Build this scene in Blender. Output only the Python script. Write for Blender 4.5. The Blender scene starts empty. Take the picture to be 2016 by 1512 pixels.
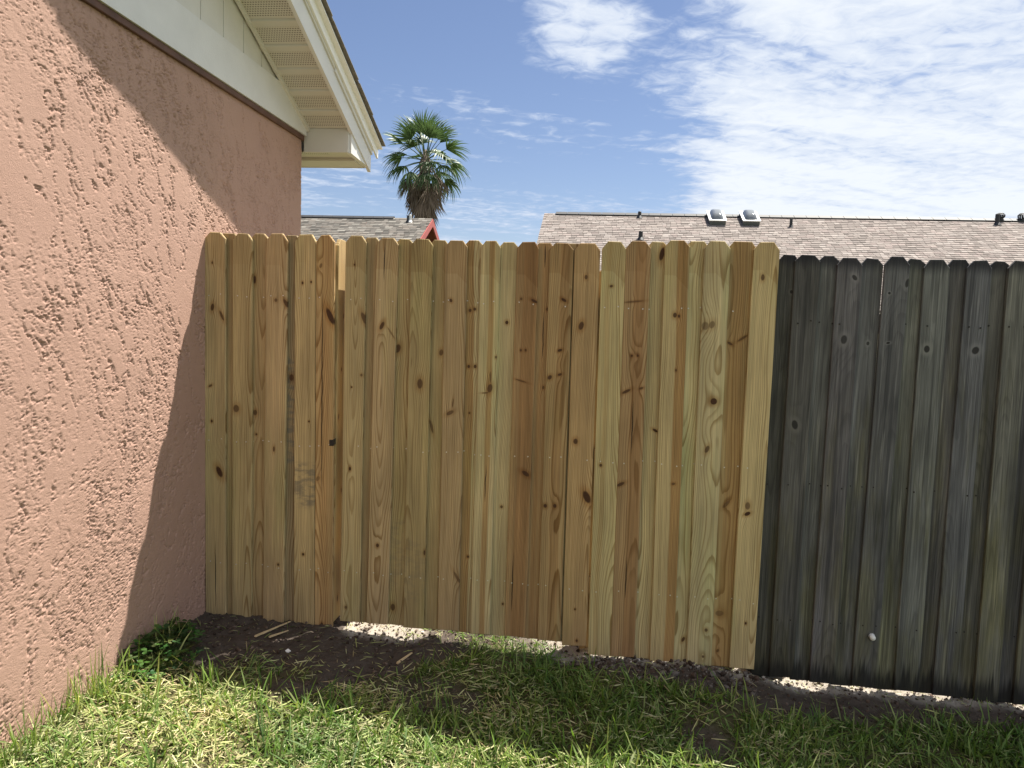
import bpy, math, random
import numpy as np
from mathutils import Matrix, Vector

random.seed(7)
rng = np.random.default_rng(7)
scene = bpy.context.scene
col = scene.collection

# ------------------------------------------------------------------ camera
CAMZ = 1.44
cam_d = bpy.data.cameras.new('camera')
cam_d.sensor_width = 36.0
cam_d.lens = 25.79
cam_d.clip_start = 0.05
cam_d.clip_end = 4000
cam = bpy.data.objects.new('camera', cam_d)
col.objects.link(cam)
_X = Vector((0.99247713, 0.11795274, 0.03280709))      # camera right in the world
_U = Vector((-0.04173869, 0.07406684, 0.99637944))     # camera up
_B = Vector((0.11509577, -0.99025313, 0.07843283))     # camera back
cam.matrix_world = Matrix(((_X.x, _U.x, _B.x, 0), (_X.y, _U.y, _B.y, 0), (_X.z, _U.z, _B.z, CAMZ), (0, 0, 0, 1)))
scene.camera = cam

# ------------------------------------------------------------------ sun and sky
SUN = Vector((0.895, 1.0, 2.656)).normalized()
SUN_EL = math.asin(SUN.z)
SUN_AZ = math.atan2(SUN.x, SUN.y)
sd = bpy.data.lights.new('sun', 'SUN')
sd.energy = 5.0
sd.angle = math.radians(0.53)
sd.color = (1.0, 0.95, 0.86)
sun = bpy.data.objects.new('sun', sd)
sun.rotation_euler = (-SUN).to_track_quat('-Z', 'Y').to_euler()
sun.location = (4, 5, 12)
col.objects.link(sun)

scene.view_settings.view_transform = 'Standard'
scene.view_settings.look = 'None'
scene.view_settings.gamma = 1.0
scene.view_settings.exposure = 1.2
scene.view_settings.use_curve_mapping = False
scene.cycles.max_bounces = 6
scene.cycles.diffuse_bounces = 4
scene.cycles.glossy_bounces = 2
scene.cycles.transmission_bounces = 3


class NT:
    """short-hand for building node trees"""
    def __init__(self, tree):
        self.t = tree
        self.N = tree.nodes
        self.L = tree.links

    def put(self, sock, v):
        if v is None:
            return
        if isinstance(v, bpy.types.NodeSocket):
            self.L.new(v, sock)
        elif isinstance(v, (tuple, list)) and sock.type == 'RGBA' and len(v) == 3:
            sock.default_value = (*v, 1)
        else:
            sock.default_value = v

    def m(self, op, a, b=None, c=None, clamp=False):
        n = self.N.new('ShaderNodeMath'); n.operation = op; n.use_clamp = clamp
        for i, v in enumerate((a, b, c)):
            self.put(n.inputs[i], v)
        return n.outputs[0]

    def v(self, op, a, b=None):
        n = self.N.new('ShaderNodeVectorMath'); n.operation = op
        self.put(n.inputs[0], a)
        if b is not None:
            self.put(n.inputs[1], b)
        return n.outputs['Value'] if op in ('LENGTH', 'DOT_PRODUCT', 'DISTANCE') else n.outputs[0]

    def sep(self, a):
        n = self.N.new('ShaderNodeSeparateXYZ'); self.put(n.inputs[0], a)
        return n.outputs[0], n.outputs[1], n.outputs[2]

    def comb(self, x, y, z):
        n = self.N.new('ShaderNodeCombineXYZ')
        for i, v in enumerate((x, y, z)):
            self.put(n.inputs[i], v)
        return n.outputs[0]

    def noise(self, vec, scale=1.0, detail=2.0, rough=0.5, dist=0.0):
        n = self.N.new('ShaderNodeTexNoise')
        self.put(n.inputs['Vector'], vec); n.inputs['Scale'].default_value = scale
        n.inputs['Detail'].default_value = detail; n.inputs['Roughness'].default_value = rough
        n.inputs['Distortion'].default_value = dist
        return n.outputs['Fac']

    def mix(self, f, a, b, mode='MIX'):
        n = self.N.new('ShaderNodeMix'); n.data_type = 'RGBA'; n.blend_type = mode; n.clamp_factor = True
        self.put(n.inputs[0], f); self.put(n.inputs[6], a); self.put(n.inputs[7], b)
        return n.outputs[2]

    def ss(self, x, lo, hi):
        n = self.N.new('ShaderNodeMapRange'); n.interpolation_type = 'SMOOTHSTEP'
        self.put(n.inputs[0], x); self.put(n.inputs[1], lo); self.put(n.inputs[2], hi)
        return n.outputs[0]

    def lin(self, x, lo, hi, a=0.0, b=1.0):
        n = self.N.new('ShaderNodeMapRange')
        for i, q in enumerate((x, lo, hi, a, b)):
            self.put(n.inputs[i], q)
        return n.outputs[0]

    def coord(self, which='Object'):
        return self.N.new('ShaderNodeTexCoord').outputs[which]

    def attr(self, name, typ='OBJECT'):
        n = self.N.new('ShaderNodeAttribute'); n.attribute_type = typ; n.attribute_name = name
        return n

    def bump(self, h, strength=0.5, dist=0.01):
        n = self.N.new('ShaderNodeBump'); n.inputs['Strength'].default_value = strength
        n.inputs['Distance'].default_value = dist
        self.put(n.inputs['Height'], h)
        return n.outputs[0]


world = bpy.data.worlds.new('World')
scene.world = world
world.use_nodes = True
wt = NT(world.node_tree)
wt.N.clear()
sky = wt.N.new('ShaderNodeTexSky')
sky.sky_type = 'NISHITA'
sky.sun_disc = False
sky.sun_elevation = SUN_EL
sky.sun_rotation = SUN_AZ
sky.air_density = 1.0
sky.dust_density = 0.35
sky.ozone_density = 4.0
gen = wt.coord('Generated')
dx, dy, dz = wt.sep(gen)
dzc = wt.m('MAXIMUM', wt.m('ADD', dz, 0.035), 0.02)
px = wt.m('DIVIDE', dx, dzc)
py = wt.m('DIVIDE', dy, dzc)
pp = wt.comb(px, py, 0.0)
# cloud layer seen on a flat ceiling: streaks run from lower left to upper right
rot = wt.N.new('ShaderNodeVectorRotate'); rot.rotation_type = 'Z_AXIS'
wt.put(rot.inputs['Vector'], pp); rot.inputs['Angle'].default_value = math.radians(-28)
rp = rot.outputs[0]
big = wt.noise(wt.v('ADD', rp, (3.1, 7.7, 1.3)), 0.55, 3.0, 0.55, 0.4)
st = wt.v('MULTIPLY', rp, (0.55, 1.9, 1.0))
streak = wt.noise(wt.v('ADD', st, (1.7, 4.2, 0.0)), 1.25, 9.0, 0.60, 0.55)
puff = wt.noise(wt.v('ADD', pp, (5.0, 1.0, 2.0)), 10.0, 5.0, 0.6, 0.6)
# the bank on the right
edge = wt.m('SUBTRACT', px, wt.m('MULTIPLY', py, 0.14))
bank = wt.ss(edge, -0.42, 0.22)
# a loose patch ahead, high up
pd = wt.v('LENGTH', wt.v('MULTIPLY', wt.v('SUBTRACT', pp, (-0.09, 2.36, 0.0)), (1.5, 0.85, 1.0)))
patch = wt.m('SUBTRACT', 1.0, wt.ss(pd, 0.10, 0.42))
low = wt.ss(wt.m('DIVIDE', dz, 1.0), 0.26, 0.10)
cov = wt.m('ADD', wt.m('MULTIPLY', bank, 0.42), wt.m('ADD', wt.m('MULTIPLY', patch, 0.30), wt.m('MULTIPLY', low, 0.16)))
dens = wt.m('ADD', wt.m('MULTIPLY', streak, 0.95), wt.m('MULTIPLY', big, 0.40))
dens = wt.m('ADD', dens, wt.m('MULTIPLY', wt.m('SUBTRACT', puff, 0.5), 0.55))
dens = wt.m('ADD', dens, cov)
cl = wt.ss(dens, 0.75, 1.03)
cl = wt.m('MULTIPLY', cl, wt.ss(dz, -0.01, 0.02))
ccol = wt.mix(wt.ss(dens, 0.85, 1.25), (5.6, 6.4, 7.9), (8.1, 8.5, 8.9))
skyc = wt.mix(1.0, sky.outputs[0], (1.12, 1.0, 1.0), 'MULTIPLY')
fin = wt.mix(wt.m('MULTIPLY', cl, 0.93), skyc, ccol)
bg = wt.N.new('ShaderNodeBackground')
bg.inputs['Strength'].default_value = 0.051
wt.put(bg.inputs['Color'], fin)
wo = wt.N.new('ShaderNodeOutputWorld')
wt.L.new(bg.outputs[0], wo.inputs['Surface'])


# ------------------------------------------------------------------ helpers
def tag(o, label=None, cat=None, group=None, kind=None):
    if label: o['label'] = label
    if cat: o['category'] = cat
    if group: o['group'] = group
    if kind: o['kind'] = kind
    return o


def empty(name, loc=(0, 0, 0), rz=0.0):
    o = bpy.data.objects.new(name, None)
    o.empty_display_size = 0.1
    o.location = loc
    o.rotation_euler = (0, 0, rz)
    col.objects.link(o)
    return o


def link(name, me, mat=None, parent=None, smooth=False):
    o = bpy.data.objects.new(name, me)
    if mat is not None and not me.materials:
        me.materials.append(mat)
    if smooth:
        me.polygons.foreach_set('use_smooth', [True] * len(me.polygons))
    col.objects.link(o)
    if parent is not None:
        o.parent = parent
    return o


class MB:
    """collects plain polygons for one mesh"""
    def __init__(self):
        self.v = []
        self.f = []
        self.c = []

    def poly(self, pts, c=None):
        i = len(self.v)
        self.v += [tuple(p) for p in pts]
        self.f.append(tuple(range(i, i + len(pts))))
        self.c.append(c)

    def hexa(self, b, t):
        """bottom ring b (ccw seen from above), top ring t"""
        n = len(b); i = len(self.v)
        self.v += [tuple(p) for p in b] + [tuple(p) for p in t]
        self.f.append(tuple(i + k for k in reversed(range(n))))
        self.f.append(tuple(i + n + k for k in range(n)))
        for k in range(n):
            k2 = (k + 1) % n
            self.f.append((i + k, i + k2, i + n + k2, i + n + k))
        self.c += [None] * (n + 2)

    def box(self, x0, x1, y0, y1, z0, z1, ch=0.0):
        if ch <= 0:
            self.hexa([(x0, y0, z0), (x1, y0, z0), (x1, y1, z0), (x0, y1, z0)],
                      [(x0, y0, z1), (x1, y0, z1), (x1, y1, z1), (x0, y1, z1)])
            return
        r = []
        for z, d in ((z0, ch), (z0 + ch, 0), (z1 - ch, 0), (z1, ch)):
            r.append([(x0 + d, y0 + d, z), (x1 - d, y0 + d, z), (x1 - d, y1 - d, z), (x0 + d, y1 - d, z)])
        i = len(self.v)
        for q in r:
            self.v += q
        self.f.append((i + 3, i + 2, i + 1, i)); self.f.append((i + 12, i + 13, i + 14, i + 15))
        for s in range(3):
            for k in range(4):
                k2 = (k + 1) % 4
                self.f.append((i + 4 * s + k, i + 4 * s + k2, i + 4 * s + 4 + k2, i + 4 * s + 4 + k))
        self.c += [None] * 14

    def tube(self, pts, radii, seg=8, cap=True):
        pts = [Vector(p) for p in pts]
        i0 = len(self.v)
        for k, p in enumerate(pts):
            d = (pts[min(k + 1, len(pts) - 1)] - pts[max(k - 1, 0)]).normalized()
            a = d.cross(Vector((0, 0, 1)) if abs(d.z) < 0.9 else Vector((1, 0, 0))).normalized()
            b = d.cross(a)
            for s in range(seg):
                an = 2 * math.pi * s / seg
                self.v.append(tuple(p + (a * math.cos(an) + b * math.sin(an)) * radii[k]))
        for k in range(len(pts) - 1):
            for s in range(seg):
                s2 = (s + 1) % seg
                self.f.append((i0 + k * seg + s, i0 + k * seg + s2, i0 + (k + 1) * seg + s2, i0 + (k + 1) * seg + s))
                self.c.append(None)
        if cap:
            self.f.append(tuple(i0 + s for s in reversed(range(seg))))
            n = (len(pts) - 1) * seg
            self.f.append(tuple(i0 + n + s for s in range(seg)))
            self.c += [None, None]

    def mesh(self, name):
        me = bpy.data.meshes.new(name)
        me.from_pydata(self.v, [], self.f)
        if any(c is not None for c in self.c):
            at = me.color_attributes.new('Col', 'FLOAT_COLOR', 'CORNER')
            buf = []
            for f, c in zip(self.f, self.c):
                cc = c if c is not None else (1, 1, 1)
                buf += [cc[0], cc[1], cc[2], 1.0] * len(f)
            at.data.foreach_set('color', buf)
        me.update()
        return me

    def build(self, name, mat, parent=None, smooth=False):
        return link(name, self.mesh(name), mat, parent, smooth)


def mesh_np(name, verts, faces, colors=None, smooth=True):
    """faces: list of integer arrays (n, k)"""
    me = bpy.data.meshes.new(name)
    verts = np.asarray(verts, np.float32)
    me.vertices.add(len(verts))
    me.vertices.foreach_set('co', verts.ravel())
    loops = np.concatenate([f.ravel() for f in faces]).astype(np.int32)
    tot = np.concatenate([np.full(len(f), f.shape[1], np.int32) for f in faces])
    start = np.concatenate(([0], np.cumsum(tot)[:-1])).astype(np.int32)
    me.loops.add(len(loops))
    me.loops.foreach_set('vertex_index', loops)
    me.polygons.add(len(tot))
    me.polygons.foreach_set('loop_start', start)
    me.polygons.foreach_set('loop_total', tot)
    me.polygons.foreach_set('use_smooth', np.full(len(tot), smooth))
    if colors is not None:
        at = me.color_attributes.new('Col', 'FLOAT_COLOR', 'POINT')
        c4 = np.ones((len(verts), 4), np.float32)
        c4[:, :colors.shape[1]] = colors
        at.data.foreach_set('color', c4.ravel())
    me.update(calc_edges=True)
    me.validate()
    return me


_tab = np.random.default_rng(3).random((512, 512)).astype(np.float32)


def vnoise(x, y, seed=0):
    x = x + seed * 37.13; y = y + seed * 91.7
    xi = np.floor(x).astype(int); yi = np.floor(y).astype(int)
    fx = x - xi; fy = y - yi
    fx = fx * fx * fx * (fx * (fx * 6 - 15) + 10); fy = fy * fy * fy * (fy * (fy * 6 - 15) + 10)
    a = _tab[xi % 512, yi % 512]; b = _tab[(xi + 1) % 512, yi % 512]
    c = _tab[xi % 512, (yi + 1) % 512]; d = _tab[(xi + 1) % 512, (yi + 1) % 512]
    return (a * (1 - fx) + b * fx) * (1 - fy) + (c * (1 - fx) + d * fx) * fy


def fbm(x, y, seed=0, oct=4, gain=0.5):
    s = 0.0; a = 1.0; t = 0.0
    for o in range(oct):
        s = s + a * vnoise(x * 2.03 ** o + o * 5.3, y * 2.03 ** o + o * 9.1, seed + o)
        t += a; a *= gain
    return s / t


def sst(x, lo, hi):
    t = np.clip((x - lo) / (hi - lo), 0, 1)
    return t * t * (3 - 2 * t)


# ------------------------------------------------------------------ materials
def new_mat(name):
    m = bpy.data.materials.new(name)
    m.use_nodes = True
    t = NT(m.node_tree)
    p = t.N['Principled BSDF']
    return m, t, p


def plain(name, colr, rough=0.7, var=0.12, scale=6.0, metal=0.0, bump=0.15, bscale=60.0, spec=0.4):
    m, t, p = new_mat(name)
    c = t.coord()
    n = t.noise(c, scale, 5.0, 0.6)
    k = t.lin(n, 0.25, 0.75, 1 - var, 1 + var)
    cc = t.mix(1.0, colr, t.comb(k, k, k), 'MULTIPLY')
    t.put(p.inputs['Base Color'], cc)
    p.inputs['Roughness'].default_value = rough
    p.inputs['Metallic'].default_value = metal
    p.inputs['Specular IOR Level'].default_value = spec
    if bump:
        t.put(p.inputs['Normal'], t.bump(t.noise(c, bscale, 4.0, 0.6), bump, 0.004))
    return m


NK = 6


def wood_material(name, old=False):
    m, t, p = new_mat(name)
    c = t.coord('Object')
    seed = t.attr('seed').outputs['Fac']
    x, y, z = t.sep(c)
    sz = t.m('MULTIPLY', seed, 13.7)
    # pith wander: gives cathedral grain on some boards, straight grain on others
    wob = t.noise(t.comb(sz, 0.0, t.m('MULTIPLY', z, 1.0)), 0.9, 2.0, 0.5)
    wob2 = t.noise(t.comb(0.0, sz, z), 0.7, 2.0, 0.5)
    pith = t.attr('pith').outputs['Vector']
    pxx, pyy, pzz = t.sep(pith)
    u = t.m('SUBTRACT', t.m('SUBTRACT', x, pxx), t.m('MULTIPLY', t.m('SUBTRACT', wob, 0.5), 0.10))
    d = t.m('ADD', pyy, t.m('MULTIPLY', t.m('SUBTRACT', wob2, 0.5), 0.12))
    d = t.m('ADD', d, t.m('MULTIPLY', z, pzz))
    r = t.m('SQRT', t.m('ADD', t.m('MULTIPLY', u, u), t.m('MULTIPLY', d, d)))
    # knots
    bumpsum = None
    core = None
    halo = None
    for k in range(NK):
        kp = t.attr('kp%d' % k).outputs['Vector']
        kq = t.attr('kq%d' % k).outputs['Vector']
        kx, kz, ks = t.sep(kp)
        ka, ke, kd = t.sep(kq)
        ddx = t.m('SUBTRACT', x, kx)
        ddz = t.m('SUBTRACT', z, kz)
        ca = t.m('COSINE', ka); sa = t.m('SINE', ka)
        a = t.m('SUBTRACT', t.m('MULTIPLY', ddx, ca), t.m('MULTIPLY', ddz, sa))
        b = t.m('DIVIDE', t.m('ADD', t.m('MULTIPLY', ddx, sa), t.m('MULTIPLY', ddz, ca)), ke)
        q = t.m('DIVIDE', t.m('SQRT', t.m('ADD', t.m('MULTIPLY', a, a), t.m('MULTIPLY', b, b))), t.m('MAXIMUM', ks, 1e-5))
        on = t.m('GREATER_THAN', ks, 0.0003)
        # grain flows round the knot: a soft taller bump in the ring field
        b2 = t.m('DIVIDE', ddz, 2.6)
        q2 = t.m('DIVIDE', t.m('SQRT', t.m('ADD', t.m('MULTIPLY', ddx, ddx), t.m('MULTIPLY', b2, b2))), t.m('MAXIMUM', ks, 1e-5))
        g = t.m('MULTIPLY', t.m('EXPONENT', t.m('MULTIPLY', t.m('MULTIPLY', q2, q2), -0.16)), on)
        g = t.m('MULTIPLY', g, t.m('MULTIPLY', ks, 170.0))
        bumpsum = g if bumpsum is None else t.m('ADD', bumpsum, g)
        cr = t.m('MULTIPLY', t.m('MULTIPLY', t.ss(q, 1.12, 0.72), on), kd)
        core = cr if core is None else t.m('MAXIMUM', core, cr)
        ha = t.m('MULTIPLY', t.m('MULTIPLY', t.ss(q, 2.6, 0.9), on), t.m('MINIMUM', kd, 1.0))
        halo = ha if halo is None else t.m('MAXIMUM', halo, ha)
    fine = t.noise(t.v('ADD', t.v('MULTIPLY', c, (30.0, 30.0, 1.2)), t.comb(sz, sz, sz)), 1.0, 3.0, 0.55)
    phase = t.m('ADD', t.m('MULTIPLY', r, 165.0), t.m('ADD', bumpsum, t.m('MULTIPLY', fine, 0.9)))
    saw = t.m('FRACT', phase)
    late = t.m('MULTIPLY', t.ss(saw, 0.42, 0.88), t.ss(saw, 1.0, 0.92))
    ringvar = t.noise(t.comb(t.m('FLOOR', phase), sz, 0.0), 1.7, 0.0)
    late = t.m('MULTIPLY', late, t.lin(ringvar, 0.3, 0.7, 0.35, 1.0))
    fib = t.noise(t.v('ADD', t.v('MULTIPLY', c, (190.0, 120.0, 3.2)), t.comb(sz, 0.0, sz)), 1.0, 3.0, 0.6)
    blot = t.noise(t.v('ADD', t.v('MULTIPLY', c, (9.0, 9.0, 2.2)), t.comb(sz, sz, 0.0)), 1.0, 4.0, 0.55)
    long_ = t.noise(t.v('ADD', t.v('MULTIPLY', c, (55.0, 10.0, 0.9)), t.comb(0.0, sz, sz)), 1.0, 3.0, 0.6)
    tone = t.attr('tone').outputs['Color']
    if not old:
        lateC = t.mix(1.0, tone, (0.52, 0.42, 0.30), 'MULTIPLY')
        cc = t.mix(t.m('MULTIPLY', late, 0.92), tone, lateC)
        hx, hw, ham = t.sep(t.attr('heart').outputs['Vector'])
        hd = t.m('ABSOLUTE', t.m('SUBTRACT', t.m('SUBTRACT', x, hx), t.m('MULTIPLY', t.m('SUBTRACT', wob, 0.5), 0.05)))
        hm = t.m('MULTIPLY', t.ss(hd, t.m('ADD', hw, 0.004), t.m('SUBTRACT', hw, 0.003)), ham)
        cc = t.mix(hm, cc, t.mix(1.0, cc, (0.70, 0.50, 0.34), 'MULTIPLY'))
        kf = t.lin(fib, 0.25, 0.75, 0.76, 1.22)
        kb = t.lin(blot, 0.25, 0.75, 0.78, 1.18)
        kk = t.m('MULTIPLY', kf, kb)
        kk = t.m('MULTIPLY', kk, t.lin(long_, 0.3, 0.75, 1.10, 0.80))
        cc = t.mix(1.0, cc, t.comb(kk, kk, kk), 'MULTIPLY')
        # green treatment mottling
        gm = t.noise(t.v('ADD', t.v('MULTIPLY', c, (4.0, 4.0, 0.8)), t.comb(sz, sz, 2.0)), 1.0, 3.0, 0.6)
        cc = t.mix(t.ss(gm, 0.5, 0.75), cc, t.mix(1.0, cc, (0.88, 1.0, 0.90), 'MULTIPLY'))
        # handling stain at the head of the board, with the outline of the board it was stacked under
        sx, sh, sam = t.sep(t.attr('stain').outputs['Vector'])
        ez = t.m('SUBTRACT', sh, t.m('MULTIPLY', t.m('MAXIMUM', t.m('SUBTRACT', x, sx), 0.0), 1.0))
        ez = t.m('ADD', ez, t.m('MULTIPLY', t.m('SUBTRACT', blot, 0.5), 0.012))
        sm = t.m('MULTIPLY', t.ss(z, t.m('SUBTRACT', ez, 0.003), t.m('ADD', ez, 0.003)), sam)
        cc = t.mix(sm, cc, t.mix(1.0, cc, (0.74, 0.64, 0.54), 'MULTIPLY'))
        z0_, z1_, sa_ = t.sep(t.attr('smudge').outputs['Vector'])
        sn = t.noise(t.v('MULTIPLY', c, (16.0, 5.0, 34.0)), 1.0, 4.0, 0.6)
        sg = t.m('MULTIPLY', t.m('MULTIPLY', t.ss(z, z0_, t.m('ADD', z0_, 0.04)), t.ss(z, t.m('ADD', z1_, 0.03), z1_)), t.m('MULTIPLY', t.ss(sn, 0.42, 0.62), sa_))
        cc = t.mix(sg, cc, (0.13, 0.12, 0.10))
        halC = t.mix(1.0, cc, (0.72, 0.56, 0.40), 'MULTIPLY')
        knotC = t.mix(t.noise(t.v('MULTIPLY', c, (300.0, 300.0, 120.0)), 1.0, 2.0), (0.030, 0.014, 0.008), (0.095, 0.042, 0.018))
        cc = t.mix(t.m('MULTIPLY', halo, 0.75), cc, halC)
        cc = t.mix(core, cc, knotC)
        rough = 0.72
    else:
        dark = t.mix(1.0, tone, (0.50, 0.50, 0.52), 'MULTIPLY')
        light = t.mix(1.0, tone, (1.9, 1.86, 1.80), 'MULTIPLY')
        cc = t.mix(t.m('MULTIPLY', late, 0.55), tone, dark)
        cc = t.mix(t.m('MULTIPLY', t.ss(long_, 0.45, 0.66), 0.85), cc, dark)
        cc = t.mix(t.m('MULTIPLY', t.ss(t.noise(t.v('ADD', t.v('MULTIPLY', c, (70.0, 10.0, 2.2)), t.comb(sz, 1.0, sz)), 1.0, 4.0, 0.6), 0.52, 0.74), 0.75), cc, light)
        kf = t.lin(fib, 0.25, 0.75, 0.60, 1.40)
        kb = t.lin(blot, 0.25, 0.75, 0.60, 1.40)
        kk = t.m('MULTIPLY', kf, kb)
        cc = t.mix(1.0, cc, t.comb(kk, kk, kk), 'MULTIPLY')
        # algae, stronger low down on the boards
        gm = t.noise(t.v('ADD', t.v('MULTIPLY', c, (14.0, 8.0, 2.0)), t.comb(sz, sz, 5.0)), 1.0, 4.0, 0.6)
        al = t.m('ADD', gm, t.lin(z, 1.7, 0.0, -0.22, 0.10))
        cc = t.mix(t.m('MULTIPLY', t.ss(al, 0.38, 0.68), 0.8), cc, t.mix(1.0, cc, (1.02, 0.98, 0.62), 'MULTIPLY'))
        # wet rot at the feet, mould at the heads
        wet = t.m('ADD', z, t.m('MULTIPLY', t.m('SUBTRACT', long_, 0.5), 0.30))
        cc = t.mix(t.m('MULTIPLY', t.ss(wet, 0.11, 0.03), 0.85), cc, (0.012, 0.012, 0.011))
        hgt = t.attr('hgt').outputs['Fac']
        hd2 = t.m('SUBTRACT', t.m('SUBTRACT', hgt, z), t.m('MULTIPLY', blot, 0.05))
        cc = t.mix(t.m('MULTIPLY', t.ss(hd2, 0.045, -0.015), 0.8), cc, (0.018, 0.018, 0.024))
        cc = t.mix(t.m('MULTIPLY', halo, 0.45), cc, light)
        cc = t.mix(t.m('MULTIPLY', core, 0.9), cc, (0.020, 0.019, 0.018))
        rough = 0.9
    # checks (drying cracks)
    ck = None
    for k in range(2):
        cx, cz0, cz1 = t.sep(t.attr('crk%d' % k).outputs['Vector'])
        wv = t.m('MULTIPLY', t.m('SUBTRACT', t.noise(t.comb(sz, 0.0, z), 9.0, 3.0, 0.6), 0.5), 0.010)
        dd = t.m('ABSOLUTE', t.m('SUBTRACT', t.m('SUBTRACT', x, cx), wv))
        mid = t.m('MULTIPLY', t.m('ADD', cz0, cz1), 0.5)
        hl = t.m('MAXIMUM', t.m('MULTIPLY', t.m('SUBTRACT', cz1, cz0), 0.5), 1e-4)
        s = t.m('DIVIDE', t.m('SUBTRACT', z, mid), hl)
        wd = t.m('MULTIPLY', t.m('SUBTRACT', 1.0, t.m('MULTIPLY', s, s)), 0.0026)
        a = t.m('LESS_THAN', dd, wd)
        ck = a if ck is None else t.m('MAXIMUM', ck, a)
    cc = t.mix(t.m('MULTIPLY', ck, 0.92), cc, (0.022, 0.012, 0.008))
    t.put(p.inputs['Base Color'], cc)
    p.inputs['Roughness'].default_value = rough
    p.inputs['Specular IOR Level'].default_value = 0.25
    hh = fib if not old else t.m('ADD', fib, t.m('MULTIPLY', long_, 1.5))
    t.put(p.inputs['Normal'], t.bump(hh, 0.35 if not old else 0.8, 0.0015))
    return m


M_WOOD = wood_material('new_pine')
M_OLD = wood_material('weathered_pine', True)
M_RAIL = plain('rail_pine', (0.36, 0.25, 0.13), 0.75, 0.2, 9.0)
M_OLDRAIL = plain('old_rail_pine', (0.10, 0.10, 0.09), 0.9, 0.3, 9.0)
M_TRIM = plain('cream_trim_paint', (0.62, 0.605, 0.56), 0.55, 0.04, 4.0, bump=0.10, bscale=140.0)
M_WHITE = plain('white_fascia_paint', (0.66, 0.655, 0.64), 0.5, 0.05, 7.0, bump=0.25, bscale=120.0)
M_METAL = plain('white_drip_metal', (0.82, 0.82, 0.80), 0.35, 0.02, 3.0, bump=0.0)
M_BROWN = plain('brown_strip', (0.11, 0.055, 0.04), 0.7, 0.3, 12.0)
M_BLACK = plain('black_iron', (0.012, 0.012, 0.013), 0.4, 0.2, 30.0)
M_PIPE = plain('dark_vent_paint', (0.03, 0.03, 0.032), 0.6, 0.2, 8.0, bump=0.0)
M_PVC = plain('white_plastic', (0.82, 0.81, 0.78), 0.35, 0.05, 40.0, bump=0.3, bscale=200.0)
M_NAIL = plain('nail_metal', (0.62, 0.60, 0.55), 0.35, 0.1, 30.0, metal=0.6, bump=0.0)
M_NAILOLD = plain('rusted_nail', (0.02, 0.016, 0.014), 0.8, 0.1, 30.0, bump=0.0)
M_RED = plain('red_fascia_paint', (0.36, 0.085, 0.075), 0.6, 0.08, 5.0, bump=0.0)
M_REDW = plain('dark_red_siding', (0.22, 0.05, 0.045), 0.7, 0.1, 5.0, bump=0.0)
M_TANW = plain('tan_house_wall', (0.42, 0.36, 0.29), 0.8, 0.1, 3.0)
M_SLIVER = plain('fresh_wood_chip', (0.55, 0.42, 0.24), 0.7, 0.2, 30.0)


def vcol_mat(name, rough=0.8, transl=0.0, noise_amt=0.0, nscale=40.0, spec=0.3, nstretch=(1, 1, 1)):
    m, t, p = new_mat(name)
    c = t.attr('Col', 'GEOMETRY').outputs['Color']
    if noise_amt:
        n = t.noise(t.v('MULTIPLY', t.coord(), nstretch), nscale, 3.0, 0.6)
        k = t.lin(n, 0.25, 0.75, 1 - noise_amt, 1 + noise_amt)
        c = t.mix(1.0, c, t.comb(k, k, k), 'MULTIPLY')
    t.put(p.inputs['Base Color'], c)
    p.inputs['Roughness'].default_value = rough
    p.inputs['Specular IOR Level'].default_value = spec
    if transl:
        tr = t.N.new('ShaderNodeBsdfTranslucent')
        t.put(tr.inputs['Color'], t.mix(1.0, c, (1.15, 1.2, 0.6), 'MULTIPLY'))
        mx = t.N.new('ShaderNodeMixShader')
        mx.inputs[0].default_value = transl
        t.L.new(p.outputs[0], mx.inputs[1]); t.L.new(tr.outputs[0], mx.inputs[2])
        t.L.new(mx.outputs[0], t.N['Material Output'].inputs['Surface'])
    return m


M_GRASS = vcol_mat('grass_blades', 0.55, 0.35)
M_CLIP = vcol_mat('dry_clippings', 0.75, 0.2)
M_LEAF = vcol_mat('weed_leaves', 0.5, 0.3)
M_SHINGLE = vcol_mat('asphalt_shingle', 0.95, 0.0, 0.18, 60.0, 0.15)
M_STONE = vcol_mat('soil_crumbs', 0.95, 0.0, 0.2, 90.0, 0.1)


def frond_mat(name, a, b, transl, rough):
    m, t, p = new_mat(name)
    info = t.N.new('ShaderNodeObjectInfo')
    n = t.noise(t.coord(), 9.0, 3.0)
    f = t.m('ADD', t.m('MULTIPLY', n, 0.6), t.m('MULTIPLY', info.outputs['Random'], 0.4))
    c = t.mix(f, a, b)
    t.put(p.inputs['Base Color'], c)
    p.inputs['Roughness'].default_value = rough
    if transl:
        tr = t.N.new('ShaderNodeBsdfTranslucent')
        t.put(tr.inputs['Color'], c)
        mx = t.N.new('ShaderNodeMixShader'); mx.inputs[0].default_value = transl
        t.L.new(p.outputs[0], mx.inputs[1]); t.L.new(tr.outputs[0], mx.inputs[2])
        t.L.new(mx.outputs[0], t.N['Material Output'].inputs['Surface'])
    return m


M_FROND = frond_mat('green_frond', (0.035, 0.075, 0.020), (0.11, 0.17, 0.055), 0.25, 0.5)
M_DEAD = frond_mat('dead_frond', (0.07, 0.052, 0.038), (0.26, 0.20, 0.145), 0.10, 0.85)
M_TRUNK = plain('palm_trunk', (0.13, 0.10, 0.075), 0.95, 0.35, 8.0)

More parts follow.
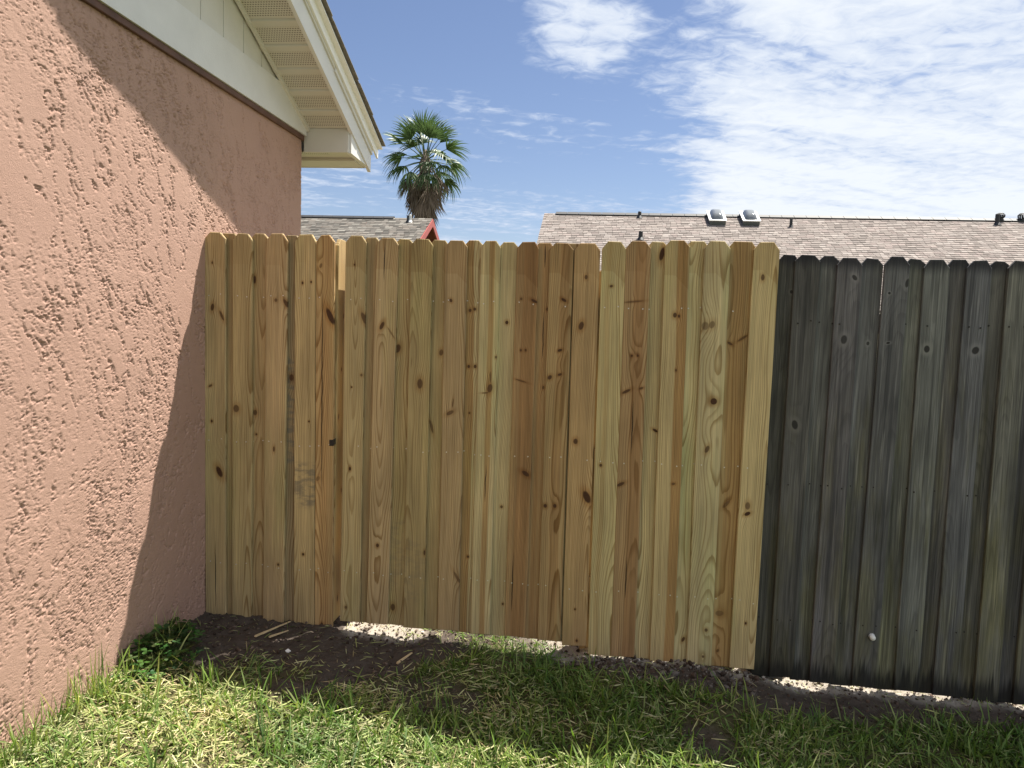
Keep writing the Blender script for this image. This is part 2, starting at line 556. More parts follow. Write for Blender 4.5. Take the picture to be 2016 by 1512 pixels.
# stucco: paint colour only, relief is in the mesh
M_STUCCO, t, p = new_mat('salmon_stucco')
c = t.coord()
n1 = t.noise(c, 2.2, 4.0, 0.6)
cc = t.mix(n1, (0.390, 0.242, 0.186), (0.462, 0.296, 0.232))
n2 = t.noise(t.v('MULTIPLY', c, (1.0, 1.0, 0.35)), 4.0, 6.0, 0.7)
cc = t.mix(t.ss(n2, 0.56, 0.80), cc, (0.345, 0.220, 0.175))
t.put(p.inputs['Base Color'], cc)
p.inputs['Roughness'].default_value = 0.85
p.inputs['Specular IOR Level'].default_value = 0.25
t.put(p.inputs['Normal'], t.bump(t.noise(c, 240.0, 5.0, 0.7), 0.8, 0.0028))

# perforated soffit: the dark inside the holes is painted into the colour as dots
M_SOFFIT, t, p = new_mat('vented_soffit_vinyl')
x, y, z = t.sep(t.coord())
sx_ = t.m('DIVIDE', x, 0.0135)
sy_ = t.m('DIVIDE', y, 0.0135)
sx_ = t.m('ADD', sx_, t.m('MULTIPLY', t.m('FLOOR', sy_), 0.5))
fx_ = t.m('SUBTRACT', t.m('FRACT', sx_), 0.5)
fy_ = t.m('SUBTRACT', t.m('FRACT', sy_), 0.5)
rr = t.m('SQRT', t.m('ADD', t.m('MULTIPLY', t.m('MULTIPLY', fx_, fx_), 0.55), t.m('MULTIPLY', fy_, fy_)))
inb = t.m('MULTIPLY', t.m('GREATER_THAN', y, 0.016), t.m('LESS_THAN', y, 0.113))
inb = t.m('MULTIPLY', inb, t.m('LESS_THAN', t.m('ABSOLUTE', x), 0.135))
hole = t.m('MULTIPLY', t.ss(rr, 0.30, 0.22), inb)
t.put(p.inputs['Base Color'], t.mix(hole, (0.57, 0.55, 0.495), (0.20, 0.18, 0.155)))
p.inputs['Roughness'].default_value = 0.45

# gable siding: grooves are geometry, paint here
M_SIDING = plain('cream_siding', (0.63, 0.615, 0.57), 0.6, 0.05, 8.0, bump=0.2, bscale=150.0)

# ground
M_GROUND, t, p = new_mat('soil_and_thatch')
c = t.coord()
g = t.attr('Col', 'GEOMETRY').outputs['Color']
gs = t.N.new('ShaderNodeSeparateColor'); t.L.new(g, gs.inputs[0])
na = t.noise(c, 22.0, 6.0, 0.65)
nb = t.noise(c, 3.0, 4.0, 0.6)
soil = t.mix(na, (0.046, 0.037, 0.030), (0.125, 0.100, 0.082))
soil = t.mix(t.ss(nb, 0.45, 0.7), soil, (0.078, 0.061, 0.051))
thatch = t.mix(na, (0.040, 0.036, 0.018), (0.15, 0.135, 0.065))
lawn = t.mix(nb, (0.07, 0.095, 0.03), (0.15, 0.16, 0.07))
shell = t.mix(na, (0.27, 0.23, 0.185), (0.50, 0.45, 0.385))
cc = t.mix(gs.outputs[0], soil, thatch)
cc = t.mix(gs.outputs[1], cc, lawn)
cc = t.mix(gs.outputs[2], cc, shell)
t.put(p.inputs['Base Color'], cc)
p.inputs['Roughness'].default_value = 0.95
p.inputs['Specular IOR Level'].default_value = 0.1
t.put(p.inputs['Normal'], t.bump(t.noise(c, 130.0, 6.0, 0.7), 0.8, 0.008))

# ------------------------------------------------------------------ ground
XW = -1.825           # face of the stucco wall
YF = 3.239            # front face of the fence
YB = 3.257


def zg0(x, y):
    a = np.interp(x, [-9, -1.9, -1.18, -1.10, -0.5, -0.08, 0.02, 0.5, 0.74, 1.0, 1.75, 3.0, 30],
                  [0.03, 0.034, 0.008, -0.012, -0.046, -0.058, -0.028, -0.034, -0.062, -0.118, -0.112, -0.13, -0.2])
    f = sst(np.asarray(y, float), 3.15, 2.35) * -0.075 * sst(np.asarray(x, float), -1.5, 0.1)
    return a + f


def zg(x, y):
    x = np.asarray(x, float); y = np.asarray(y, float)
    near = sst(np.hypot(x, y - 3.0), 9.0, 4.0)
    so = soilness(x, y)
    b = (fbm(x * 5, y * 5, 4, 4) - 0.5) * 0.035
    cz = np.abs(fbm(x * 26, y * 26, 9, 4, 0.6) - 0.5) * -0.05 + 0.008
    return zg0(x, y) + near * (b * (0.6 + so) + cz * (0.35 + so * 0.9))


def soilness(x, y):
    """1 where the lawn is worn down to soil"""
    x = np.asarray(x, float); y = np.asarray(y, float)
    w = (fbm(x * 4, y * 4, 21, 4) - 0.5)
    lim = np.interp(x, [-1.9, -1.75, -1.55, -0.95, -0.72, -0.5, -0.15, 0.0, 0.2, 0.75, 0.95, 1.8, 4],
                    [2.95, 2.85, 2.66, 2.70, 2.92, 3.25, 3.25, 3.02, 2.93, 2.95, 3.02, 3.08, 3.1])
    s = sst(y + w * 0.35, lim - 0.05, lim + 0.07)
    # a bare spot in the shaded grass
    s = np.maximum(s, sst(np.hypot((x - 0.46) * 0.8, y - 2.66) + w * 0.25, 0.17, 0.07) * 0.8)
    s = np.maximum(s, sst(np.hypot((x + 0.62) * 0.6, y - 2.78) + w * 0.3, 0.16, 0.05) * 0.7)
    return s * sst(y, 3.60, 3.42) + 0


def behind_shell(x, y):
    """pale shell gravel on the far side of the fence"""
    w = (fbm(x * 5, y * 5, 31, 4) - 0.5)
    a = sst(y + 0 * x, 3.17, 3.25)
    gr = sst(np.abs(x + 0.52 + w * 0.3), 0.18, 0.32)
    return a * gr * sst(y, 4.6, 4.2) * np.where(x < -1.14, sst(y, 3.45, 3.6), 1.0)


def axis(lo, hi, step, far, grow=1.28):
    a = list(np.arange(lo, hi + 1e-6, step))
    s = step; p = hi
    up = []
    while p < far:
        s *= grow; p += s; up.append(p)
    s = step; p = lo; dn = []
    while p > -far:
        s *= grow; p -= s; dn.append(p)
    return np.array(dn[::-1] + a + up)


gx = axis(-2.0, 2.3, 0.014, 900)
gy = axis(1.7, 3.9, 0.014, 900)
GX, GY = np.meshgrid(gx, gy, indexing='ij')
GZ = zg(GX, GY)
so = soilness(GX, GY)
sh = behind_shell(GX, GY)
farl = sst(np.hypot(GX, GY - 3), 5.0, 8.0)
gc = np.stack([1 - so, farl, sh * 0.9], -1).reshape(-1, 3)
nx, ny = GX.shape
idx = np.arange(nx * ny).reshape(nx, ny)
gf = np.stack([idx[:-1, :-1], idx[1:, :-1], idx[1:, 1:], idx[:-1, 1:]], -1).reshape(-1, 4)
ground = link('ground', mesh_np('ground', np.stack([GX, GY, GZ], -1).reshape(-1, 3), [gf], gc), M_GROUND)
tag(ground, 'brown soil worn bare along the fence, lawn in front of it', 'ground', kind='structure')


# ------------------------------------------------------------------ stucco house
house = empty('stucco_house', (XW, 4.33, 0.0))
tag(house, 'salmon pink stucco house with cream gable trim and vented soffit', 'house')
HX, HY = XW, 4.33


def at_house(o):
    o.parent = house
    o.location = (o.location[0] - HX, o.location[1] - HY, o.location[2])
    return o


# wall with trowelled relief
wy = np.concatenate([np.linspace(-6.0, 1.7, 60), np.arange(1.706, 4.33, 0.0050), [4.33]])
wz = np.concatenate([[-0.25, -0.1], np.arange(0.0, 2.56, 0.0030)])
WY, WZ = np.meshgrid(wy, wz, indexing='ij')
w1 = (fbm(WY * 7, WZ * 4, 50, 3) - 0.5) * 0.07
w2 = (fbm(WY * 7, WZ * 4, 60, 3) - 0.5) * 0.07
ya = WY + w1; za = WZ + w2
sl_ = 0.45 * sst(WZ, 0.2, 1.6) - 0.15
tilt = ya + sl_ * (za - 1.2)
mask = sst(fbm(WY * 3.0, WZ * 2.0, 80, 4), 0.34, 0.60)
brk = sst(fbm(tilt * 15, za * 10, 83, 3), 0.30, 0.48)


def lips(n, thr, edge, tail):
    """thin flakes: a sharp torn edge that feathers back into the surface"""
    return sst(n, thr, thr + edge) * (1 - sst(n, thr + edge, thr + edge + tail))


n_a = fbm(tilt * 24, za * 9, 70, 5, 0.60)
n_b = fbm(tilt * 50, za * 24, 90, 4, 0.60)
n_c = fbm(tilt * 8, za * 3.0, 97, 6, 0.62)
h = -0.0052 * lips(n_a, 0.52, 0.012, 0.035) * brk * (0.45 + 0.55 * mask)
n_e = fbm(tilt * 34 + 3, za * 15, 41, 4, 0.60)
h += -0.0040 * lips(n_e, 0.53, 0.012, 0.030) * (0.12 + 0.88 * mask)
h += 0.0016 * lips(n_b, 0.545, 0.012, 0.07) * (0.2 + 0.8 * mask)
h += -0.0065 * lips(n_c, 0.50, 0.005, 0.03) * sst(brk, 0.1, 0.6)
h += -0.0055 * lips(n_c, 0.57, 0.005, 0.03) * (1 - brk)
h += (fbm(WY * 3, WZ * 3, 99, 3) - 0.5) * 0.005
h += (fbm(WY * 110, WZ * 95, 12, 2) - 0.5) * 0.0009 * (0.4 + mask)
low_ = sst(WZ + 0 * WY, 1.0, 0.3)
nd = fbm(ya * 34, za * 44, 33, 5, 0.64)
h += low_ * -0.0045 * lips(nd, 0.54, 0.010, 0.06) * (0.3 + 0.7 * mask)
nx, ny = WY.shape
idx = np.arange(nx * ny).reshape(nx, ny)
wf = np.stack([idx[:-1, :-1], idx[1:, :-1], idx[1:, 1:], idx[:-1, 1:]], -1).reshape(-1, 4)
wv = np.stack([h, WY - HY, WZ], -1).reshape(-1, 3)
link('wall', mesh_np('stucco_wall', wv, [wf]), M_STUCCO, house)
b = MB()
b.box(-8.0, -0.004, -0.20, 0.0, -0.2, 2.56)          # back wall return
b.build('wall', M_STUCCO, house)

# slope lines of the rake
SL = 0.43


def z_soff(y):
    return 2.585 - SL * (y - 4.36)


RIDGE = -0.9
OH = 0.28
# brown strip under the frieze board
b = MB(); b.box(0.001, 0.017, -10.3, -0.002, 2.512, 2.540, 0.002)
b.build('trim_strip', M_BROWN, house)
# frieze board (cut off at the soffit on the right)
b = MB()
yl, yr = -10.3, 0.012
yc = (4.36 + (2.585 - 2.742) / SL) - HY
pro = [(yl, 2.5415), (yr, 2.5415), (yr, z_soff(yr + HY) - 0.002), (yc, 2.740), (yl, 2.740)]
b.hexa([(0.0, p_[0], p_[1]) for p_ in pro], [(0.026, p_[0], p_[1]) for p_ in pro])
b.build('frieze_board', M_WHITE, house)
# gable siding: vertical boards with grooves
yy = yc - 0.02
while yy > -5.0:
    wd = 0.198
    y0, y1 = yy - wd, yy - 0.006
    b = MB()
    pro = [(y0, 2.736), (y1, 2.736), (y1, z_soff(y1 + HY) + 0.02), (y0, z_soff(y0 + HY) + 0.02)]
    b.hexa([(-0.01, q[0], q[1]) for q in pro], [(0.012, q[0], q[1]) for q in pro])
    b.build('siding_board', M_SIDING, house)
    yy -= wd
b = MB()
pro = [(-5.2, 2.73), (yc + 0.1, 2.73), (-5.2, z_soff(-5.2 + HY) + 0.05)]
b.hexa([(-0.03, q[0], q[1]) for q in pro], [(0.006, q[0], q[1]) for q in pro])
b.build('siding_back', M_SIDING, house)

# soffit: panels across the overhang, each a flat vented pan and a solid rib
ang = math.atan(SL)
PITCH = 0.152
k = 0
soffit = empty('soffit', (0, 0, 0)); soffit.parent = house
for k in range(34):
    ytop = 4.352 - k * PITCH          # lower (eave-ward) edge of the panel
    b = MB()
    # local y runs up the slope; the sheet's ribs stand 7 mm below the pans
    L = PITCH / math.cos(ang)
    prof = [(0.0, -0.007), (0.030, -0.007), (0.036, 0.0), (L - 0.006, 0.0), (L - 0.001, -0.007)]
    prof = [(0.0, 0.0), (0.118, 0.0), (0.123, -0.008), (L - 0.006, -0.008), (L - 0.001, 0.0)]
    for (a0, h0), (a1, h1) in zip(prof[:-1], prof[1:]):
        b.poly([(-0.139, a0, h0), (-0.139, a1, h1), (0.139, a1, h1), (0.139, a0, h0)])
        b.poly([(-0.139, a0, h0 + 0.012), (0.139, a0, h0 + 0.012), (0.139, a1, h1 + 0.012), (-0.139, a1, h1 + 0.012)])
    o = b.build('soffit_panel', M_SOFFIT, soffit)
    o.location = (0.15, ytop - HY, z_soff(ytop) + 0.004)
    o.rotation_euler = (-ang + math.pi, 0, 0)
    o.rotation_euler = (0, 0, 0)
    o.matrix_local = Matrix.Translation((0.140, ytop - HY, z_soff(ytop) + 0.004)) @ Matrix.Rotation(math.pi, 4, 'Z') @ Matrix.Rotation(ang, 4, 'X')
# J-channel between soffit and gable
b = MB()
y0, y1 = RIDGE - HY, 0.02
b.hexa([(0.026, y0, z_soff(y0 + HY) - 0.020), (0.040, y0, z_soff(y0 + HY) - 0.020), (0.040, y1, z_soff(y1 + HY) - 0.020), (0.026, y1, z_soff(y1 + HY) - 0.020)],
       [(0.026, y0, z_soff(y0 + HY) + 0.004), (0.040, y0, z_soff(y0 + HY) + 0.004), (0.040, y1, z_soff(y1 + HY) + 0.004), (0.026, y1, z_soff(y1 + HY) + 0.004)])
b.build('channel_trim', M_TRIM, soffit)


def slope_bar(x0, x1, y0, y1, lo, hi, name, mat, parent, yend=None):
    """bar along the rake; lo/hi are vertical offsets from the soffit line"""
    b = MB()
    b.hexa([(x0, y0, z_soff(y0 + HY) + lo), (x1, y0, z_soff(y0 + HY) + lo), (x1, y1, z_soff(y1 + HY) + lo), (x0, y1, z_soff(y1 + HY) + lo)],
           [(x0, y0, z_soff(y0 + HY) + hi), (x1, y0, z_soff(y0 + HY) + hi), (x1, y1, z_soff(y1 + HY) + hi), (x0, y1, z_soff(y1 + HY) + hi)])
    return b.build(name, mat, parent)


YE = 4.735 - HY
slope_bar(OH, OH + 0.020, RIDGE - HY, YE, -0.012, 0.168, 'rake_fascia', M_WHITE, house)
slope_bar(OH + 0.0205, OH + 0.030, 4.05 - HY, YE + 0.004, 0.100, 0.150, 'shingle_mould', M_TRIM, house)
slope_bar(OH + 0.0205, OH + 0.030, RIDGE - HY, 4.045 - HY, 0.112, 0.150, 'shingle_mould', M_TRIM, house)
dr = slope_bar(OH + 0.0305, OH + 0.042, RIDGE - HY, YE + 0.085, 0.130, 0.188, 'drip_edge', M_METAL, house)
slope_bar(OH - 0.04, OH + 0.072, RIDGE - HY, YE + 0.085, 0.1885, 0.196, 'drip_flange', M_METAL, house)
# boxed eave at the back corner
ZB = 2.450
b = MB()
b.box(0.002, OH - 0.002, 0.030, 0.048, ZB, 2.612, 0.002)
b.build('eave_return', M_TRIM, house)
b = MB()
zz = lambda y: z_soff(y + HY) - 0.013
y0, y1 = 0.049, 0.049
b.hexa([(OH - 0.018, 0.0485, ZB), (OH + 0.012, 0.0485, ZB), (OH + 0.012, YE - 0.004, ZB - 0.012), (OH - 0.018, YE - 0.004, ZB - 0.012)],
       [(OH - 0.018, 0.0485, zz(0.0485)), (OH + 0.012, 0.0485, zz(0.0485)), (OH + 0.012, YE - 0.004, ZB - 0.010), (OH - 0.018, YE - 0.004, ZB - 0.010)])
b.build('eave_end_board', M_WHITE, house)
b = MB()
b.box(-8.0, OH - 0.019, 0.0485, 0.200, ZB + 0.006, ZB + 0.014)
b.build('eave_soffit', M_SOFFIT, house)
b = MB()
b.box(-8.0, OH - 0.019, 0.2005, YE - 0.018, ZB - 0.012, ZB + 0.004)
b.build('eave_soffit', M_TRIM, house)
b = MB()
b.box(-8.0, OH - 0.019, YE - 0.0175, YE - 0.001, ZB - 0.014, 2.60)
b.build('eave_fascia', M_TRIM, house)
# roof deck and shingle courses
roof = empty('roof', (0, 0, 0)); roof.parent = house
slope_bar(-8.0, OH + 0.02, RIDGE - HY, YE + 0.06, 0.1965, 0.210, 'roof_deck', M_BROWN, roof)
b = MB()
b.hexa([(-8.0, RIDGE - HY, 0.21 + z_soff(RIDGE)), (OH + 0.02, RIDGE - HY, 0.21 + z_soff(RIDGE)), (OH + 0.02, -11.5, 0.21 + z_soff(RIDGE) - 2.7), (-8.0, -11.5, 0.21 + z_soff(RIDGE) - 2.7)][::-1],
       [(-8.0, RIDGE - HY, 0.24 + z_soff(RIDGE)), (OH + 0.02, RIDGE - HY, 0.24 + z_soff(RIDGE)), (OH + 0.02, -11.5, 0.24 + z_soff(RIDGE) - 2.7), (-8.0, -11.5, 0.24 + z_soff(RIDGE) - 2.7)][::-1])
b.build('roof_deck', M_BROWN, roof)
M_COURSE = plain('dark_shingle', (0.19, 0.18, 0.165), 0.95, 0.3, 30.0)
yy = YE + 0.095
while yy > RIDGE - HY + 0.2:
    e = random.uniform(0.086, 0.096)
    b = MB()
    x0, x1 = -8.0, OH + e
    l2 = 0.26
    b.hexa([(x0, yy - l2, z_soff(yy - l2 + HY) + 0.2105), (x1, yy - l2, z_soff(yy - l2 + HY) + 0.2105), (x1, yy, z_soff(yy + HY) + 0.216), (x0, yy, z_soff(yy + HY) + 0.216)],
           [(x0, yy - l2, z_soff(yy - l2 + HY) + 0.2145), (x1, yy - l2, z_soff(yy - l2 + HY) + 0.2145), (x1, yy, z_soff(yy + HY) + 0.2215), (x0, yy, z_soff(yy + HY) + 0.2215)])
    b.build('shingle_course', M_COURSE, roof)
    yy -= 0.142


# ------------------------------------------------------------------ fence boards
TONE = {'t1': (0.475, 0.358, 0.190), 't2': (0.400, 0.296, 0.154), 't3': (0.425, 0.308, 0.160), 'gy': (0.34, 0.265, 0.150),
        'o1': (0.465, 0.308, 0.148), 'o2': (0.42, 0.285, 0.138), 'g1': (0.535, 0.448, 0.240), 'g2': (0.530, 0.425, 0.222),
        'b1': (0.370, 0.248, 0.122), 'b2': (0.40, 0.290, 0.130)}
# panel, front row?, x at top, x at foot, width, foot z, top z, tone, heartwood stripe, checks, knots
BOARDS = [
    ('L',1,-1.7782,-1.7724,0.1024,0.013,1.828,'t1',None,[(-0.0, 0.017, 0.368)],
     [(-0.012,1.470,0.0090,10,2.0,0.90), (0.034,1.432,0.0067,-25,4.0,0.80), (0.021,0.697,0.0135,-25,2.2,1.00), (-0.012,1.675,0.0045,0,1.4,0.80), (-0.023,1.103,0.0056,60,2.0,0.80), (-0.017,0.936,0.0056,0,1.4,1.00)]),
    ('L',0,-1.7209,-1.7149,0.0960,0.008,1.826,'t2',None,[],
     []),
    ('L',1,-1.6462,-1.6426,0.0965,0.004,1.825,'t1',None,[],
     [(-0.028,1.010,0.0157,0,1.2,0.75)]),
    ('L',0,-1.5716,-1.5735,0.0960,0.002,1.827,'t2',None,[],
     [(-0.021,1.614,0.0067,0,3.0,1.00), (-0.015,0.995,0.0101,0,1.4,0.80), (-0.008,0.892,0.0045,0,1.2,1.00)]),
    ('L',1,-1.4790,-1.4836,0.1028,0.002,1.826,'t1',None,[],
     [(-0.002,1.522,0.0079,0,1.1,0.70), (0.049,1.507,0.0090,-35,3.0,0.80), (-0.004,0.830,0.0056,0,2.5,0.80), (0.023,0.280,0.0056,0,1.2,0.90)]),
    ('L',0,-1.4164,-1.4143,0.0960,-0.003,1.822,'gy',None,[],
     [(0.005,1.172,0.0112,0,1.5,0.90)]),
    ('L',1,-1.3448,-1.3299,0.1006,-0.003,1.824,'t1',None,[],
     [(-0.012,1.609,0.0049,0,1.5,1.00), (0.029,1.614,0.0040,0,1.5,1.00), (0.021,0.973,0.0045,0,1.0,1.00), (-0.005,0.343,0.0061,0,1.2,1.00)]),
    ('L',1,-1.2489,-1.2343,0.0859,-0.005,1.823,'o1',(0.0, 0.02, 0.2),[(-0.012, 0.617, 1.663)],
     [(-0.020,1.691,0.0067,20,1.8,0.60), (0.026,1.463,0.0135,-25,3.2,1.00), (-0.008,0.016,0.0067,0,1.2,0.90), (-0.030,0.710,0.0090,30,1.5,0.50)]),
    ('G',1,-1.1062,-1.1078,0.0953,0.032,1.824,'t1',None,[],
     [(-0.005,1.662,0.0040,0,1.2,1.00), (0.045,1.420,0.0112,-25,3.0,0.80), (0.036,1.163,0.0056,0,1.2,0.70), (-0.009,1.106,0.0040,0,1.0,1.00), (-0.011,0.727,0.0063,0,1.5,1.00), (-0.020,0.067,0.0067,0,1.2,0.70)]),
    ('G',0,-1.0398,-1.0507,0.0960,0.025,1.818,'t2',None,[],
     []),
    ('G',1,-0.9607,-0.9763,0.1023,0.031,1.817,'t1',None,[(-0.011, 1.586, 1.78)],
     [(-0.015,1.392,0.0090,25,2.3,0.90), (0.028,1.362,0.0036,-35,9.0,0.50), (-0.007,0.375,0.0079,0,1.2,0.90)]),
    ('G',0,-0.8861,-0.8923,0.0960,0.025,1.816,'t2',None,[],
     [(-0.020,1.297,0.0135,15,1.6,0.90), (-0.014,0.085,0.0112,0,1.6,0.80)]),
    ('G',1,-0.8017,-0.8011,0.0993,0.025,1.816,'t3',None,[],
     [(0.005,1.142,0.0135,0,1.8,0.80), (0.044,0.362,0.0049,0,2.5,0.90)]),
    ('G',0,-0.7270,-0.7244,0.0960,0.019,1.815,'t2',None,[],
     [(0.020,1.292,0.0101,10,1.5,0.70), (-0.017,0.952,0.0067,-15,5.0,0.70)]),
    ('G',1,-0.6461,-0.6377,0.0994,0.027,1.812,'t3',None,[],
     [(-0.019,1.519,0.0067,-20,1.3,0.90), (-0.012,1.014,0.0090,60,2.2,0.70), (0.038,0.254,0.0067,-30,5.0,0.60), (0.000,1.059,0.0031,5,7.0,0.70)]),
    ('G',0,-0.5692,-0.5620,0.0960,0.018,1.816,'g1',(-0.012, 0.02, 0.85),[],
     [(-0.011,1.487,0.0067,0,1.2,0.90), (0.010,1.493,0.0067,0,1.2,0.90), (-0.011,1.235,0.0067,0,1.2,0.90), (0.018,1.236,0.0072,0,1.2,0.90), (-0.003,1.024,0.0045,0,1.0,0.90), (0.007,0.359,0.0058,0,1.1,0.90)]),
    ('G',1,-0.4911,-0.4877,0.0890,0.022,1.813,'g1',(0.008, 0.012, 0.75),[(0.006, 0.618, 0.796)],
     [(0.014,1.138,0.0123,10,1.7,0.80), (0.015,1.187,0.0045,0,6.0,0.60), (0.037,1.278,0.0049,0,1.4,0.80), (-0.007,1.116,0.0034,85,5.0,0.70)]),
    ('G',0,-0.4118,-0.4121,0.0960,0.016,1.810,'g1',(0.0, 0.0, 0.0),[],
     [(0.001,1.440,0.0079,0,1.1,1.00), (0.004,0.604,0.0067,0,1.1,0.80), (0.024,0.151,0.0049,0,1.2,0.90)]),
    ('G',1,-0.3255,-0.3253,0.0960,0.024,1.811,'b1',(0.012, 0.03, 0.4),[(-0.02, 0.111, 0.397)],
     [(-0.023,1.538,0.0054,0,1.2,0.70), (0.035,1.530,0.0063,-65,2.6,1.00), (-0.017,1.311,0.0049,0,1.3,0.90), (0.004,1.312,0.0049,0,1.3,0.90), (-0.012,1.175,0.0040,-75,7.0,0.70), (0.023,0.758,0.0101,-55,2.0,1.00)]),
    ('G',0,-0.2541,-0.2530,0.0960,0.013,1.810,'o2',(0.0, 0.01, 0.3),[(0.003, 1.685, 1.793), (0.006, 1.278, 1.499)],
     [(0.021,1.507,0.0054,0,1.5,0.80), (0.016,1.159,0.0056,0,1.5,0.70)]),
    ('G',1,-0.1784,-0.1692,0.1041,0.018,1.810,'b1',(0.012, 0.02, 0.4),[],
     [(0.017,1.544,0.0067,-60,2.0,1.00), (0.007,1.323,0.0063,70,1.8,1.00), (-0.034,1.202,0.0090,40,1.3,0.90), (0.010,1.216,0.0058,70,1.8,0.90), (-0.036,0.623,0.0081,0,1.2,1.00), (0.007,0.625,0.0081,0,1.2,1.00)]),
    ('G',0,-0.1247,-0.1084,0.0960,0.011,1.811,'gy',None,[],
     []),
    ('G',1,-0.0658,-0.0544,0.1109,0.004,1.810,'o1',None,[],
     [(-0.002,1.660,0.0074,0,1.4,0.80), (-0.016,1.448,0.0117,15,1.7,0.90), (-0.024,0.936,0.0103,0,1.3,0.90), (0.034,0.688,0.0157,-25,2.0,1.00), (-0.001,0.171,0.0045,0,1.2,0.90), (0.011,0.025,0.0058,0,1.2,0.90)]),
    ('R',1,0.0487,0.0604,0.1013,-0.031,1.821,'g2',(-0.015, 0.01, 0.3),[],
     [(-0.006,1.659,0.0058,75,1.3,0.90), (-0.024,0.870,0.0067,0,1.1,0.90)]),
    ('R',1,0.1533,0.1648,0.1032,-0.027,1.825,'b1',(0.018, 0.024, 0.45),[(0.002, 0.264, 0.464), (0.003, 0.92, 1.162)],
     [(-0.011,1.591,0.0045,84,10.0,0.60), (-0.011,1.356,0.0054,0,1.1,0.90), (0.014,1.357,0.0054,0,1.1,0.90), (-0.029,1.199,0.0067,62,3.2,0.90), (0.035,1.215,0.0054,70,2.0,0.80), (-0.038,0.786,0.0076,62,2.6,0.90)]),
    ('R',0,0.2371,0.2522,0.0960,-0.037,1.826,'g2',None,[],
     [(0.018,1.810,0.0112,12,2.8,1.00), (0.019,1.040,0.0058,-60,2.4,1.00)]),
    ('R',1,0.3175,0.3385,0.1031,-0.033,1.830,'g2',(0.028, 0.022, 0.8),[],
     [(0.000,1.544,0.0090,0,1.3,0.90), (0.017,1.540,0.0058,0,1.3,0.90), (0.013,1.306,0.0045,0,1.4,0.80), (0.021,0.807,0.0058,80,1.5,0.70)]),
    ('R',0,0.4025,0.4223,0.0960,-0.041,1.830,'g1',None,[],
     [(0.009,0.110,0.0067,25,2.0,0.90)]),
    ('R',1,0.4847,0.5011,0.1055,-0.035,1.831,'g1',None,[],
     [(-0.037,1.504,0.0168,0,1.1,0.55), (-0.009,1.510,0.0123,15,1.4,0.60), (0.013,1.180,0.0146,0,1.0,1.30), (-0.006,0.970,0.0090,20,2.0,0.80), (0.025,0.162,0.0076,0,1.1,0.80), (0.017,0.040,0.0058,0,1.1,0.80)]),
    ('R',0,0.5920,0.5981,0.1123,-0.042,1.833,'b2',(0.0, 0.03, 0.4),[],
     [(-0.032,1.439,0.0056,-60,2.4,0.80), (0.020,1.463,0.0054,55,5.0,0.70), (-0.011,0.736,0.0079,40,3.0,0.60), (-0.016,0.243,0.0135,85,1.4,0.50), (-0.015,0.072,0.0058,20,1.5,0.70)]),
    ('R',1,0.6880,0.6868,0.1031,-0.035,1.829,'g2',None,[],
     [(-0.010,1.716,0.0081,0,1.8,0.80), (-0.016,0.731,0.0112,0,1.6,0.70), (-0.015,0.696,0.0081,60,1.7,1.50), (0.006,0.207,0.0045,0,1.5,1.00)]),
    ('O',0,0.7835,0.7788,0.0960,-0.070,1.782,'',None,[],
     [(0.019,1.695,0.0067,0,1.2,1.00)]),
    ('O',1,0.8635,0.8578,0.1030,-0.061,1.781,'',None,[],
     [(-0.011,1.120,0.0135,-15,1.6,1.00)]),
    ('O',0,0.9541,0.9495,0.0960,-0.075,1.779,'',None,[],
     []),
    ('O',1,1.0336,1.0302,0.1017,-0.073,1.772,'',None,[],
     [(-0.005,1.503,0.0135,5,1.5,0.90), (0.021,1.763,0.0090,-40,1.6,0.90)]),
    ('O',0,1.1200,1.1190,0.0880,-0.083,1.774,'',None,[],
     [(0.005,1.500,0.0067,0,1.3,0.90)]),
    ('O',1,1.2194,1.2053,0.0983,-0.075,1.781,'',None,[],
     [(-0.024,1.704,0.0058,0,1.0,1.00), (-0.013,1.497,0.0045,80,1.8,1.20), (0.044,1.748,0.0090,10,2.2,0.90)]),
    ('O',0,1.3010,1.3018,0.0960,-0.084,1.776,'',None,[],
     []),
    ('O',1,1.3752,1.3813,0.0991,-0.077,1.772,'',None,[],
     [(-0.018,1.479,0.0123,0,1.3,1.00)]),
    ('O',0,1.4641,1.4715,0.0960,-0.087,1.775,'',None,[],
     []),
    ('O',1,1.5384,1.5381,0.0968,-0.085,1.771,'',None,[],
     [(0.010,1.488,0.0146,30,1.2,1.00)]),
    ('O',0,1.6283,1.6303,0.0960,-0.095,1.773,'',None,[],
     []),
    ('O',1,1.7012,1.7056,0.0966,-0.096,1.775,'',None,[],
     []),
]


